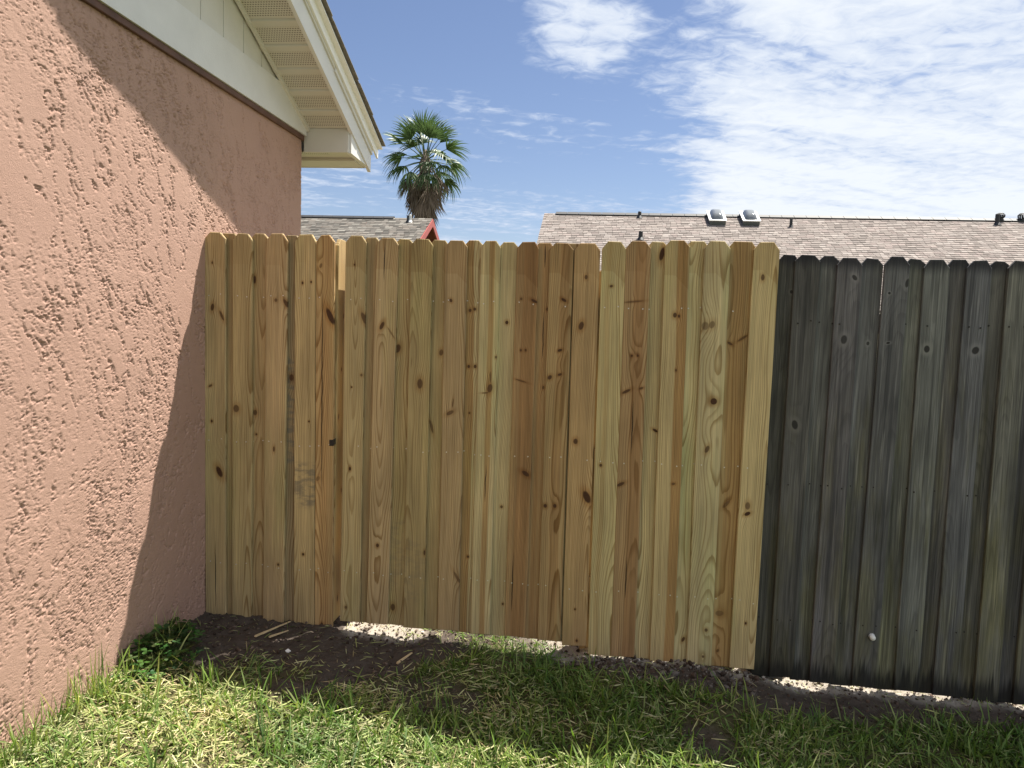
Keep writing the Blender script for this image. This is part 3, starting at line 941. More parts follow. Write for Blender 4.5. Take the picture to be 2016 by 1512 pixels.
def picket_mesh(name, w, H, ear, th, jit, skew):
    """dog-eared board: outline rings in z, chamfered front edge"""
    hw = w / 2
    zs = [0.0, H * 0.22, H * 0.48, H * 0.74, H - ear[1]]
    out = [[-hw, z_] for z_ in zs] + [[-hw + ear[0], H]] + [[hw - ear[0] * ear[2], H + skew]] + [[hw, z_] for z_ in zs[::-1]]
    for k in range(1, len(out) - 1):
        if out[k][1] < H - 0.05:
            out[k][0] += random.uniform(-jit, jit)
    out[0][1] += random.uniform(-0.002, 0.002); out[-1][1] += random.uniform(-0.002, 0.002)
    n = len(out)
    c = 0.0022
    fr = []
    for x_, z_ in out:
        xx = x_ + (c if x_ < 0 else -c)
        zz_ = z_ - c if z_ > H - 0.05 else (z_ + c if z_ < 0.05 else z_)
        fr.append((xx, 0.0, zz_))
    mid = [(x_, c, z_) for x_, z_ in out]
    bk = [(x_, th, z_) for x_, z_ in out]
    v = fr + mid + bk
    f = [tuple(range(n - 1, -1, -1)), tuple(2 * n + k for k in range(n))]
    # front ring as quads keeps it flat-shaded but exact
    for k in range(n):
        k2 = (k + 1) % n
        f.append((k, k2, n + k2, n + k))
        f.append((n + k, n + k2, 2 * n + k2, 2 * n + k))
    me = bpy.data.meshes.new(name)
    me.from_pydata(v, [], f)
    me.update()
    return me


def set_wood(o, i, tone, H, heart=None, cracks=(), knots=(), stain=(0, 9, 0)):
    r = random.Random(i * 31 + 5)
    o['seed'] = float(i) + 0.37
    j = [r.uniform(0.93, 1.07)] * 3
    o['tone'] = [float(tone[k] * j[k] * r.uniform(0.97, 1.03)) for k in range(3)]
    o['pith'] = [r.choice([-1, 1]) * r.uniform(0.0, 0.085), r.uniform(0.0, 0.075), r.uniform(-0.02, 0.02)]
    o['heart'] = [float(q) for q in (heart or (0, 0, 0))]
    o['stain'] = [float(q) for q in stain]
    o['hgt'] = float(H)
    o['smudge'] = [float(q) for q in {6: (0.55, 0.76, 0.6), 5: (0.75, 1.25, 0.75), 12: (0.1, 0.4, 0.2), 11: (0.15, 0.5, 0.25)}.get(i, (9, 9.1, 0))]
    for k in range(2):
        o['crk%d' % k] = [float(q) for q in (cracks[k] if k < len(cracks) else (9.0, 0.0, 0.0))]
    for k in range(NK):
        if k < len(knots):
            x_, z_, s_, a_, e_, d_ = knots[k]
            o['kp%d' % k] = [x_, z_, s_]
            o['kq%d' % k] = [math.radians(a_), float(e_), float(d_)]
        else:
            o['kp%d' % k] = [0.0, 0.0, 0.0]
            o['kq%d' % k] = [0.0, 1.0, 0.0]


panels = {}
for key, nm, base in (('L', 'picket_fence', (-1.5, YF, 0.0)), ('G', 'fence_gate', (-0.6, YF, 0.0)),
                      ('R', 'picket_fence', (0.37, YF, 0.0)), ('O', 'weathered_fence', (1.6, YF, -0.08))):
    panels[key] = empty(nm, base)
tag(panels['L'], 'narrow new pine fence panel standing against the stucco wall', 'fence')
tag(panels['G'], 'new pine picket gate hanging clear of the ground with light showing under it', 'gate')
tag(panels['R'], 'new pine fence panel between the gate and the grey weathered fence', 'fence')
tag(panels['O'], 'old weathered grey picket fence with blackened board feet', 'fence')


def put_part(o, key, loc):
    bs = panels[key].location
    o.parent = panels[key]
    o.location = (loc[0] - bs[0], loc[1] - bs[1], loc[2] - bs[2])


rows = list(BOARDS)
# the grey fence runs on to the right
xx = 1.78; fr = 0
while xx < 3.9:
    rows.append(('O', fr, xx + random.uniform(-.004, .004), xx, random.uniform(0.095, 0.101), -0.095 + random.uniform(-.006, .006), 1.77 + random.uniform(-.006, .006), '', None, [], []))
    xx += 0.082; fr = 1 - fr
nails = {k: MB() for k in panels}
for i, (g, fr, xt, xb, w, z0, z1, tn, heart, cracks, knots) in enumerate(rows):
    H = z1 - z0
    old = g == 'O'
    if g == 'R': w += 0.003
    if not old:
        ear = (random.uniform(0.022, 0.027), random.uniform(0.026, 0.033), random.uniform(0.85, 1.15))
        me = picket_mesh('picket', w, H, ear, 0.016, 0.0007, random.uniform(-0.002, 0.002))
    else:
        ear = (random.uniform(0.022, 0.030), random.uniform(0.026, 0.036), random.uniform(0.7, 1.3))
        me = picket_mesh('picket', w, H, ear, 0.015, 0.0016, random.uniform(-0.005, 0.004))
    o = link('picket', me, M_OLD if old else M_WOOD)
    yv = (YF if fr else YB) + random.uniform(-0.0008, 0.0008) + ((0.004 if fr else 0.0022) if old else 0.0) + (0.003 if g == 'G' else 0)
    put_part(o, g, (xb, yv, z0))
    o.rotation_euler = (random.uniform(-.002, .002), math.atan2(xt - xb, H) + (random.uniform(-.0025, .0025) if old else 0), random.uniform(-.02, .02) if fr else 0)
    if not old:
        stn = (0, 9, 0)
        if fr or random.random() < 0.5:
            stn = (random.uniform(-0.01, 0.03), H - random.uniform(0.115, 0.15), random.uniform(0.2, 0.5) if g != 'L' else random.uniform(0.08, 0.25))
        set_wood(o, i, TONE[tn], H, heart, cracks, knots, stn)
    else:
        r = random.Random(i)
        v_ = r.uniform(0.62, 1.38)
        set_wood(o, i, (0.138 * v_, 0.135 * v_, 0.130 * v_ * r.uniform(0.92, 1.08)) if fr else (0.126 * v_, 0.124 * v_, 0.116 * v_ * r.uniform(0.92, 1.08)), H, None, cracks, knots)
        o['pith'] = [r.uniform(-0.04, 0.04), r.uniform(0.015, 0.10), r.uniform(-0.03, 0.03)]
    # nail heads at the rails
    for zr in ((1.54, 0.86, 0.27) if not old else (1.50, 0.80, 0.20)):
        for s in (-0.27, 0.27):
            if random.random() < (0.12 if not old else 0.35):
                continue
            zn = zr + random.uniform(-0.008, 0.008)
            xn = xb + (xt - xb) * (zn - z0) / H + s * w + random.uniform(-0.006, 0.006)
            b = nails[g]; bs = panels[g].location
            r_ = 0.0030 if not old else 0.0034
            ring = [(xn - bs[0] + r_ * math.cos(a), yv - bs[1] - 0.0012, zn - bs[2] + r_ * math.sin(a)) for a in np.linspace(0, 2 * math.pi, 6, endpoint=False)]
            ring2 = [(q[0], q[1] + 0.003, q[2]) for q in ring]
            b.hexa(ring2, ring)
for k, b in nails.items():
    o = b.build('nail_heads', M_NAILOLD if k == 'O' else M_NAIL, panels[k])
    o['kind'] = 'stuff'

# rails and posts behind the boards
RAILS = {'L': (-1.82, -1.195), 'G': (-1.15, -0.012), 'R': (0.0, 0.735), 'O': (0.745, 3.9)}
for k, (x0, x1) in RAILS.items():
    for zr in ((1.50, 0.82, 0.23) if k != 'O' else (1.46, 0.76, 0.16)):
        b = MB(); b.box(-(x1 - x0) / 2, (x1 - x0) / 2, 0, 0.038, 0, 0.085, 0.003)
        o = b.build('rail', M_OLDRAIL if k == 'O' else M_RAIL)
        put_part(o, k, ((x0 + x1) / 2, 3.279, zr))
POSTS = {'L': (-1.765, -1.262), 'R': (0.012, 0.606), 'O': (0.84, 3.2)}
for k, xs in POSTS.items():
    for xp in xs:
        b = MB(); b.box(-0.044, 0.044, 0, 0.089, -0.5, 1.70, 0.003)
        o = b.build('post', M_OLDRAIL if k == 'O' else M_RAIL)
        put_part(o, k, (xp, 3.3185 if xp != 0.606 else 3.3185, 0.0))
# short offcut nailed across the foot of the post
b = MB(); b.box(-0.052, 0.052, 0.0, 0.035, 0, 0.22, 0.003)
o = b.build('post_foot', M_RAIL); put_part(o, 'R', (0.612, 3.279, -0.16))
b = MB(); b.box(-0.10, 0.075, 0.0, 0.018, 0, 0.10, 0.002)
o = b.build('kick_board', M_OLDRAIL); put_part(o, 'O', (0.80, 3.281, -0.14))
# picket turned edge-on that closes the hinge side of the left panel
me = picket_mesh('picket', 0.118, 1.80, (0.026, 0.03, 1.0), 0.016, 0.0005, 0.0)
o = link('picket', me, M_WOOD)
put_part(o, 'L', (-1.194, 3.322, 0.012))
o.rotation_euler = (0, 0, math.pi / 2)
set_wood(o, 77, (0.44, 0.32, 0.155), 1.8, None, [], [(0.02, 1.45, 0.006, 0, 2.2, .7), (0.0, 1.2, 0.006, 0, 1.6, .8), (-0.03, 0.98, 0.007, 10, 2.2, .7), (0.02, 0.62, 0.006, 0, 2.0, .8), (-0.01, 0.10, 0.007, 0, 2.4, .8)])
o['label'] = 'picket set edge-on behind the gap beside the gate'
# gate stiles
for xs_ in (-1.126, -0.040):
    b = MB(); b.box(-0.019, 0.019, 0, 0.089, 0.03, 1.70, 0.003)
    o = b.build('stile', M_RAIL); put_part(o, 'G', (xs_, 3.3185, 0.03))
# gate brace
b = MB(); b.hexa([(-0.5, 0, 0.0), (-0.42, 0, 0.0), (-0.42, 0.03, 0), (-0.5, 0.03, 0)], [(0.42, 0, 1.17), (0.5, 0, 1.17), (0.5, 0.03, 1.17), (0.42, 0.03, 1.17)])
o = b.build('brace', M_RAIL); put_part(o, 'G', (-0.58, 3.3185, 0.28))

# latch: small black plate folded round the board edge with a thumb bar
latch = MB()
latch.box(-0.012, 0.009, -0.0035, 0.0, -0.016, 0.012, 0.001)
lo = latch.build('latch', M_BLACK); put_part(lo, 'L', (-1.204, YF - 0.0012, 0.878))
b = MB()
b.hexa([(0.002, -0.006, -0.013), (0.011, -0.006, -0.010), (0.011, 0.02, -0.010), (0.002, 0.02, -0.013)], [(0.002, -0.006, 0.012), (0.011, -0.006, 0.017), (0.011, 0.02, 0.017), (0.002, 0.02, 0.012)])
b.build('latch_bar', M_BLACK, lo)

# white plastic plug sticking out of the grey fence
b = MB()
prof = [(0.0, 0.0115), (0.006, 0.0125), (0.012, 0.0115), (0.019, 0.0122), (0.024, 0.0100), (0.0265, 0.0050)]
b.tube([(0, -a, -a * 0.25) for a, _ in prof], [r_ for _, r_ in prof], 12)
o = b.build('plug', M_PVC, None, True); put_part(o, 'O', (1.222, YF + 0.004, 0.160))
o['label'] = 'white plastic plug'
b = MB(); b.tube([(0, 0.0, 0), (0, -0.003, 0), (0, -0.004, 0)], [0.017, 0.017, 0.012], 12)
o = b.build('plug_collar', M_OLDRAIL); put_part(o, 'O', (1.222, YF + 0.0035, 0.159))

# ------------------------------------------------------------------ houses beyond
def shingle_roof(name, x0, x1, slope, length, exposure, tabw, pal, parent, sign=-1, seed=1, hip=None):
    """tabs of one roof slope as one mesh; local origin at the ridge, slope falls towards sign*y"""
    r = random.Random(seed)
    b = MB()
    ca, sa = math.cos(slope), math.sin(slope)

    def P(x_, s, n):
        return (x_, sign * (s * ca + n * sa * -1 * -1) if False else sign * (s * ca) + sign * n * sa, -s * sa + n * ca)
    rows_ = int(length / exposure)
    for i in range(rows_, -1, -1):
        s0 = i * exposure; s1 = s0 + exposure + 0.02
        x_ = x0 + r.uniform(-tabw, 0)
        while x_ < x1:
            w_ = tabw * r.uniform(0.55, 1.25)
            a, c_ = max(x_, x0), min(x_ + w_ - 0.006, x1)
            if c_ - a > 0.02:
                cl_ = pal[r.randrange(len(pal))]
                k = r.uniform(0.85, 1.15)
                cl_ = tuple(q * k for q in cl_)
                hi = r.uniform(0.008, 0.016)
                p0, p1, p2, p3 = P(a, s0, 0.002), P(c_, s0, 0.002), P(c_, s1, hi), P(a, s1, hi)
                q2, q3 = P(c_, s1, 0.0), P(a, s1, 0.0)
                if sign < 0:
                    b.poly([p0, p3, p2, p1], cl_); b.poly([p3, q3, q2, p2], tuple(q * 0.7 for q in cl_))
                else:
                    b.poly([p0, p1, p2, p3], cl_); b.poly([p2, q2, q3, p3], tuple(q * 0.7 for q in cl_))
            x_ += w_
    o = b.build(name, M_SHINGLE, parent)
    o['kind'] = 'stuff'
    return o


def pipe(parent, loc, r, h, mat, name='vent_pipe'):
    b = MB()
    b.tube([(0, 0, -0.25), (0, 0, 0), (0, 0, h), (0, 0, h + 0.01)], [r, r, r, r * 0.8], 10)
    b.tube([(0, -0.01, -0.06), (0, 0, 0.02)], [r * 2.2, r * 1.15], 10)
    o = b.build(name, mat, parent)
    o.location = loc
    return o


# --- long tan roof on the right
SR = math.atan(0.5)
RY, RZ = 19.5, 4.423
hr = empty('neighbour_house', (6.2, RY, -0.25))
tag(hr, 'long low house with tan shingle roof, two skylights and black vent pipes', 'house')
X0, X1 = -1.556 - 6.2, 15.5 - 6.2
HZ = RZ + 0.25
b = MB(); b.box(X0 + 0.35, X1 - 0.35, -4.4, 4.4, -0.3, HZ - 2.25)
b.build('wall', M_TANW, hr)
roof2 = empty('roof', (0, 0, HZ)); roof2.parent = hr
b = MB()
for sg in (-1, 1):
    e = 5.0
    pts = [(X0 + 0.02, 0, -0.03), (X1 - 0.02, 0, -0.03), (X1 - 0.02, sg * e, -0.03 - e * 0.5), (X0 + 0.02, sg * e, -0.03 - e * 0.5)]
    if sg > 0: pts = pts[::-1]
    b.hexa([(p_[0], p_[1], p_[2] - 0.08) for p_ in pts][::-1], pts[::-1])
b.build('roof_deck', M_TANW, roof2)
PAL_T = [(0.245, 0.212, 0.192), (0.265, 0.228, 0.206), (0.225, 0.193, 0.176), (0.285, 0.25, 0.228), (0.25, 0.208, 0.19), (0.19, 0.163, 0.148)]
shingle_roof('shingles', X0, X1, SR, 5.5, 0.128, 0.17, PAL_T, roof2, -1, 3)
shingle_roof('shingles', X0, X1, SR, 5.5, 0.28, 0.60, PAL_T, roof2, 1, 4)
xx = X0 + 0.30
while xx < X1:
    b = MB()
    ln = 0.30
    for sg in (-1, 1):
        pts = [(xx, 0, 0.045), (xx + ln - 0.01, 0, 0.045), (xx + ln - 0.01, sg * 0.15, -0.032), (xx, sg * 0.15, -0.032)]
        if sg > 0: pts = pts[::-1]
        b.hexa([(p_[0], p_[1], p_[2] - 0.02) for p_ in pts][::-1], pts[::-1])
    b.build('ridge_cap', M_PIPE, roof2)
    xx += ln
M_DOME, t, p = new_mat('acrylic_dome')
p.inputs['Base Color'].default_value = (0.16, 0.17, 0.18, 1)
p.inputs['Roughness'].default_value = 0.08
p.inputs['Specular IOR Level'].default_value = 0.8
M_FLASH = plain('dark_flashing', (0.10, 0.11, 0.105), 0.5, 0.15, 6.0, bump=0.0)
M_PALEF = plain('pale_skylight_frame', (0.62, 0.62, 0.60), 0.4, 0.05, 6.0, metal=0.3, bump=0.0)


def skylight(xc, yc):
    e = empty('skylight', (xc, yc, yc * 0.5 + 0.01)); e.parent = roof2
    e.rotation_euler = (SR, 0, 0)
    w_, l_ = 0.195, 0.36
    b = MB(); b.box(-w_, w_, -l_, l_, -0.05, 0.10, 0.005); b.build('curb', M_FLASH, e)
    b = MB()
    for (a0, a1, c0, c1) in ((-w_ - .02, w_ + .02, -l_ - .02, -l_ + .05), (-w_ - .02, w_ + .02, l_ - .05, l_ + .02), (-w_ - .02, -w_ + .05, -l_ + .051, l_ - .051), (w_ - .05, w_ + .02, -l_ + .051, l_ - .051)):
        b.box(a0, a1, c0, c1, 0.1005, 0.125, 0.004)
    b.build('frame', M_PALEF, e)
    b = MB(); n = 8
    g = {}
    for i in range(n + 1):
        for j in range(n + 1):
            u_ = i / n * 2 - 1; v_ = j / n * 2 - 1
            b.v.append((u_ * (w_ - .04), v_ * (l_ - .04), 0.118 + 0.12 * (1 - u_ ** 4) ** 0.7 * (1 - v_ ** 4) ** 0.7))
    for i in range(n):
        for j in range(n):
            k = i * (n + 1) + j
            b.f.append((k, k + n + 1, k + n + 2, k + 1)); b.c.append(None)
    b.build('dome', M_DOME, e, True)


skylight(2.79 - 6.2, -0.34)
skylight(3.60 - 6.2, -0.34)
for (x_, y_, r_, h_) in ((0.90, 19.30, 0.045, 0.12), (0.88, 17.85, 0.05, 0.16), (4.53, 18.80, 0.035, 0.17), (9.42, 19.20, 0.05, 0.22)):
    pipe(roof2, (x_ - 6.2, y_ - RY, (y_ - RY) * 0.5 + 0.02), r_, h_, M_PIPE)
for x_ in (9.60, 10.10):
    tv = empty('turbine_vent', (x_ - 6.2, -0.06, 0.0)); tv.parent = roof2
    b = MB(); b.tube([(0, 0, -0.2), (0, 0, 0.03)], [0.065, 0.065], 12); b.build('neck', M_PIPE, tv)
    b = MB()
    for k in range(14):
        a = 2 * math.pi * k / 14
        ring = []
        for hh_, rr_ in ((0.02, 0.06), (0.06, 0.10), (0.11, 0.105), (0.15, 0.07)):
            ring.append((rr_ * math.cos(a), rr_ * math.sin(a), hh_)); 
        for q0, q1 in zip(ring[:-1], ring[1:]):
            d = 0.34
            b.poly([q0, (q0[0] * math.cos(d) - q0[1] * math.sin(d), q0[0] * math.sin(d) + q0[1] * math.cos(d), q0[2]),
                    (q1[0] * math.cos(d) * .93 - q1[1] * math.sin(d) * .93, q1[0] * math.sin(d) * .93 + q1[1] * math.cos(d) * .93, q1[2]), q1])
    b.build('vanes', M_PIPE, tv)
    b = MB(); b.tube([(0, 0, 0.148), (0, 0, 0.165)], [0.075, 0.04], 12); b.build('cap', M_PIPE, tv)

# --- grey roof with red gable on the left
SLF = math.atan(0.52)
LY, LZ = 20.6, 4.40
hl = empty('neighbour_house', (-9.0, LY, -0.2))
tag(hl, 'grey shingled house with red gable boards beneath the palm', 'house')
X0, X1 = -17.0 + 9.0, -4.80 + 9.0
HZ = LZ + 0.2
b = MB(); b.box(X0 + 0.3, X1 - 0.45, -3.9, 3.9, -0.3, HZ - 2.1); b.build('wall', M_TANW, hl)
roof3 = empty('roof', (0, 0, HZ)); roof3.parent = hl
b = MB()
for sg in (-1, 1):
    e = 4.3
    pts = [(X0 + 0.02, 0, -0.03), (X1 - 0.02, 0, -0.03), (X1 - 0.02, sg * e, -0.03 - e * 0.52), (X0 + 0.02, sg * e, -0.03 - e * 0.52)]
    if sg > 0: pts = pts[::-1]
    b.hexa([(p_[0], p_[1], p_[2] - 0.05) for p_ in pts][::-1], pts[::-1])
b.build('roof_deck', M_REDW, roof3)
PAL_G = [(0.16, 0.145, 0.128), (0.19, 0.172, 0.152), (0.125, 0.115, 0.102), (0.21, 0.195, 0.172), (0.17, 0.15, 0.13), (0.10, 0.093, 0.083)]
shingle_roof('shingles', X0, X1, SLF, 4.8, 0.128, 0.19, PAL_G, roof3, -1, 5)
shingle_roof('shingles', X0, X1, SLF, 4.8, 0.28, 0.60, PAL_G, roof3, 1, 6)
xx = X0
while xx < -6.08 + 9.0:
    b = MB()
    for sg in (-1, 1):
        pts = [(xx, 0, 0.042), (xx + 0.29, 0, 0.042), (xx + 0.29, sg * 0.14, -0.03), (xx, sg * 0.14, -0.03)]
        if sg > 0: pts = pts[::-1]
        b.hexa([(p_[0], p_[1], p_[2] - 0.015) for p_ in pts][::-1], pts[::-1])
    b.build('ridge_cap', M_PIPE, roof3)
    xx += 0.30
# red rake boards and gable wall
for sg in (-1, 1):
    b = MB()
    e = 4.3
    top = [(X1 - 0.028, 0, -0.020), (X1 + 0.012, 0, -0.020), (X1 + 0.012, sg * e, -0.020 - e * 0.52), (X1 - 0.028, sg * e, -0.020 - e * 0.52)]
    bot = [(p_[0], p_[1], p_[2] - 0.20) for p_ in top]
    if sg > 0: top, bot = top[::-1], bot[::-1]
    b.hexa(bot[::-1], top[::-1])
    b.build('rake_board', M_RED, hl).location = (0, 0, HZ)
b = MB()
pro = [(-3.9, -2.12), (3.9, -2.12), (0.0, -0.11)]
b.hexa([(X1 - 0.50, q[0], q[1]) for q in pro], [(X1 - 0.40, q[0], q[1]) for q in pro])
b.build('gable_wall', M_REDW, hl).location = (0, 0, HZ)
ve = empty('gable_vent', (X1 - 0.40, -0.05, HZ - 0.80)); ve.parent = hl
for k in range(7):
    b = MB(); b.hexa([(0.0, -0.22, 0), (0.035, -0.22, -0.03), (0.035, 0.22, -0.03), (0.0, 0.22, 0)], [(0.0, -0.22, 0.012), (0.04, -0.22, -0.018), (0.04, 0.22, -0.018), (0.0, 0.22, 0.012)])
    b.build('louvre', M_PIPE, ve).location = (0.003, 0, k * 0.07)
pipe(roof3, (-5.38 + 9.0, -0.28, -0.12), 0.04, 0.16, M_PALEF)
pipe(roof3, (-5.44 + 9.0, -0.30, -0.12), 0.03, 0.14, M_PIPE)


# ------------------------------------------------------------------ palm
palm = empty('palm_tree', (-6.87, 28.0, -0.2))
tag(palm, 'tall fan palm with a skirt of dead fronds rising behind the grey roof', 'palm tree')
PC = 7.90
b = MB()
pts = [(0.25 * math.sin(k * 0.5) * 0.2, 0.05 * math.cos(k * .7), z_) for k, z_ in enumerate(np.linspace(-0.3, PC - 0.1, 14))]
b.tube(pts, [0.30 - 0.008 * k for k in range(14)], 14)
b.build('trunk', M_TRUNK, palm, True)
b = MB(); b.tube([(0, 0, PC - 0.7), (0, 0, PC - 0.2), (0, 0, PC + 0.35)], [0.20, 0.24, 0.05], 10)
b.build('crown_shaft', M_TRUNK, palm, True)


def frond_mesh(seed, pet, blade, spread, nseg, droop, wid):
    r = random.Random(seed)
    b = MB()
    b.tube([(0, 0, 0), (pet * 0.5, 0, 0.04), (pet, 0, 0.03)], [0.022, 0.017, 0.012], 5)
    hub = Vector((pet, 0, 0.03))
    for k in range(nseg):
        f = k / (nseg - 1) * 2 - 1
        ph = f * spread + r.uniform(-0.04, 0.04)
        L = blade * (0.72 + 0.28 * math.cos(ph)) * r.uniform(0.86, 1.08)
        d = Vector((math.cos(ph), math.sin(ph), 0.0))
        side = Vector((-math.sin(ph), math.cos(ph), 0.0))
        dr_ = droop * r.uniform(0.6, 1.5)
        lv = []
        for tt, ww in ((0.0, 0.25), (0.35, 1.0), (0.65, 0.75), (0.85, 0.40), (1.0, 0.06)):
            zc = 0.10 * math.sin(tt * 2.2) * (1 - abs(f)) - dr_ * L * tt ** 2.6 - 0.14 * abs(f) * L * tt
            pos = hub + d * (L * tt * (1 - 0.15 * dr_ * tt)) + Vector((0, 0, zc))
            fold = Vector((0, 0, 0.012 * ww * (1 if k % 2 else -1)))
            lv.append((pos - side * wid * ww + fold, pos + side * wid * ww - fold))
        for (a, c_), (e, g) in zip(lv[:-1], lv[1:]):
            b.poly([a, c_, g, e])
    return b.mesh('frond')


gm = [frond_mesh(s, 0.85, 0.95, 1.05, 22, dd, 0.028) for s, dd in ((1, .18), (2, .3), (3, .4), (4, .55), (5, .25))]
dm = [frond_mesh(s + 20, 0.42, 0.95, 0.5, 15, 0.05, 0.024) for s in range(5)]
for m_ in gm: m_.materials.append(M_FROND)
for m_ in dm: m_.materials.append(M_DEAD)
r = random.Random(11)
N = 33
for k in range(N):
    f = k / (N - 1)
    el = math.radians(84 - 128 * f ** 0.85 + r.uniform(-7, 7))
    az = k * 2.399963 + r.uniform(-0.25, 0.25)
    me = gm[r.choice([0, 1, 4])] if f < 0.45 else gm[r.choice([1, 2, 3])]
    o = link('frond', me, None, palm)
    o.location = (0.10 * math.cos(az), 0.10 * math.sin(az), PC + 0.12 - 0.30 * f)
    s = r.uniform(0.88, 1.06)
    o.scale = (s, s, s)
    o.rotation_euler = (r.uniform(-0.5, 0.5), -el, az)
ND = 84
for k in range(ND):
    f = k / (ND - 1)
    az = k * 2.399963 + r.uniform(-0.3, 0.3)
    el = math.radians(-54 - 30 * min(1, f * 1.8) + r.uniform(-8, 4))
    o = link('dead_frond', dm[r.randrange(5)], None, palm)
    zc = PC - 0.22 - 2.5 * f ** 1.25
    rr_ = 0.30 - 0.06 * f
    o.location = (rr_ * 0.8 * math.cos(az), rr_ * 0.8 * math.sin(az), zc)
    s = r.uniform(0.85, 1.1) * (1.0 - 0.12 * f)
    o.scale = (s, s, s)
    o.rotation_euler = (r.uniform(-0.7, 0.7), -el, az)


# ------------------------------------------------------------------ grass and litter
def blades(n, xr, yr, dens, Lr, Wr, lean, zoff=0.0, pal=None, flat=False, seed=0, curl=0.5, mode=None):
    g = np.random.default_rng(seed)
    x = g.uniform(*xr, n); y = g.uniform(*yr, n)
    keep = g.random(n) < dens(x, y)
    x, y = x[keep], y[keep]
    n = len(x)
    z = zg(x, y) + zoff * g.random(n)
    L = g.uniform(0, 1, n) ** 1.6 * (Lr[1] - Lr[0]) + Lr[0]
    W = g.uniform(*Wr, n)
    az = g.uniform(0, 2 * np.pi, n)
    le = g.uniform(*lean, n)                     # angle from vertical
    bend = g.uniform(-0.2, 1.0, n) * curl
    tw = g.uniform(-0.9, 0.9, n)
    d = np.stack([np.cos(az), np.sin(az)], -1)
    s3 = np.stack([-np.sin(az) * np.cos(tw), np.cos(az) * np.cos(tw), np.sin(tw)], -1)
    ts = [0.0, 0.38, 0.72, 1.0]
    ws = [0.75, 1.0, 0.72, 0.0]
    V = np.zeros((n, 7, 3)); 
    px_, pz_ = np.zeros(n), np.zeros(n)
    prev = 0
    for k, (t_, w_) in enumerate(zip(ts, ws)):
        if k:
            a = le + bend * t_ * 1.6
            px_ = px_ + np.sin(a) * L * (t_ - prev)
            pz_ = pz_ + np.cos(a) * L * (t_ - prev)
            prev = t_
        c_ = np.stack([x + d[:, 0] * px_, y + d[:, 1] * px_, np.maximum(z + pz_, z - 0.004) - (0.004 if not flat else 0.0)], -1)
        if k < 3:
            V[:, 2 * k] = c_ - s3 * (W * w_ / 2)[:, None]
            V[:, 2 * k + 1] = c_ + s3 * (W * w_ / 2)[:, None]
        else:
            V[:, 6] = c_
    base = (np.arange(n) * 7)[:, None]
    q = np.concatenate([base + np.array([[0, 1, 3, 2]]), base + np.array([[2, 3, 5, 4]])])
    tr = base + np.array([[4, 5, 6]])
    pal = np.array(pal)
    ci = g.integers(0, len(pal), n)
    cc_ = pal[ci] * g.uniform(0.7, 1.3, n)[:, None]
    lf = (fbm(x * 2.6, y * 2.6, 57, 3) - 0.5)[:, None] * np.array([[0.9, 0.55, 0.7]])
    cc_ = cc_ * np.clip(1 + lf, 0.5, 1.6)
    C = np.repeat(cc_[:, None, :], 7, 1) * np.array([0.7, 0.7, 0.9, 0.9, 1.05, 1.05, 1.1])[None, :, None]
    return V.reshape(-1, 3), q, tr, C.reshape(-1, 3)


def join(parts):
    v, q, tr, c_ = [], [], [], []
    o = 0
    for a, b_, d, e in parts:
        v.append(a); q.append(b_ + o); tr.append(d + o); c_.append(e); o += len(a)
    return np.concatenate(v), [np.concatenate(q), np.concatenate(tr)], np.concatenate(c_)


GREEN = [(0.12, 0.21, 0.035), (0.16, 0.25, 0.05), (0.09, 0.16, 0.035), (0.20, 0.28, 0.075), (0.27, 0.31, 0.11)]
STRAW = [(0.47, 0.46, 0.22), (0.40, 0.43, 0.17), (0.56, 0.54, 0.31), (0.32, 0.37, 0.13), (0.38, 0.31, 0.17)]


def clump(x, y, s=7.0, seed=40):
    return sst(fbm(x * s, y * s, seed, 3), 0.30, 0.62)


wallok = lambda x: (x > XW + 0.02)
d_lawn = lambda x, y: (1 - soilness(x, y)) ** 2 * (0.25 + 0.75 * clump(x, y)) * wallok(x) * (y < 3.24)
d_far = lambda x, y: sst(np.abs(x + 0.50), 0.50, 0.20) * clump(x, y, 9.0, 44)
d_clip = lambda x, y: (0.22 + 0.78 * clump(x, y, 3.6, 61) ** 1.2) * (1 - 0.93 * soilness(x, y)) * sst(y, 3.3, 2.6) * wallok(x) * (0.4 + 0.6 * sst(x, 0.5, -0.5))
d_right = lambda x, y: (1 - soilness(x, y)) ** 2 * sst(x, -0.9, 0.4) * (0.3 + 0.7 * clump(x, y)) * (y < 3.2)
d_wall = lambda x, y: sst(x, XW + 0.16, XW + 0.02) * wallok(x) * sst(fbm(x * 3, y * 9, 71, 2), 0.42, 0.6) * (y < 2.95)
d_thin = lambda x, y: 0.35 * soilness(x, y) * wallok(x) * (y < 3.2) * clump(x, y, 6.0, 81)
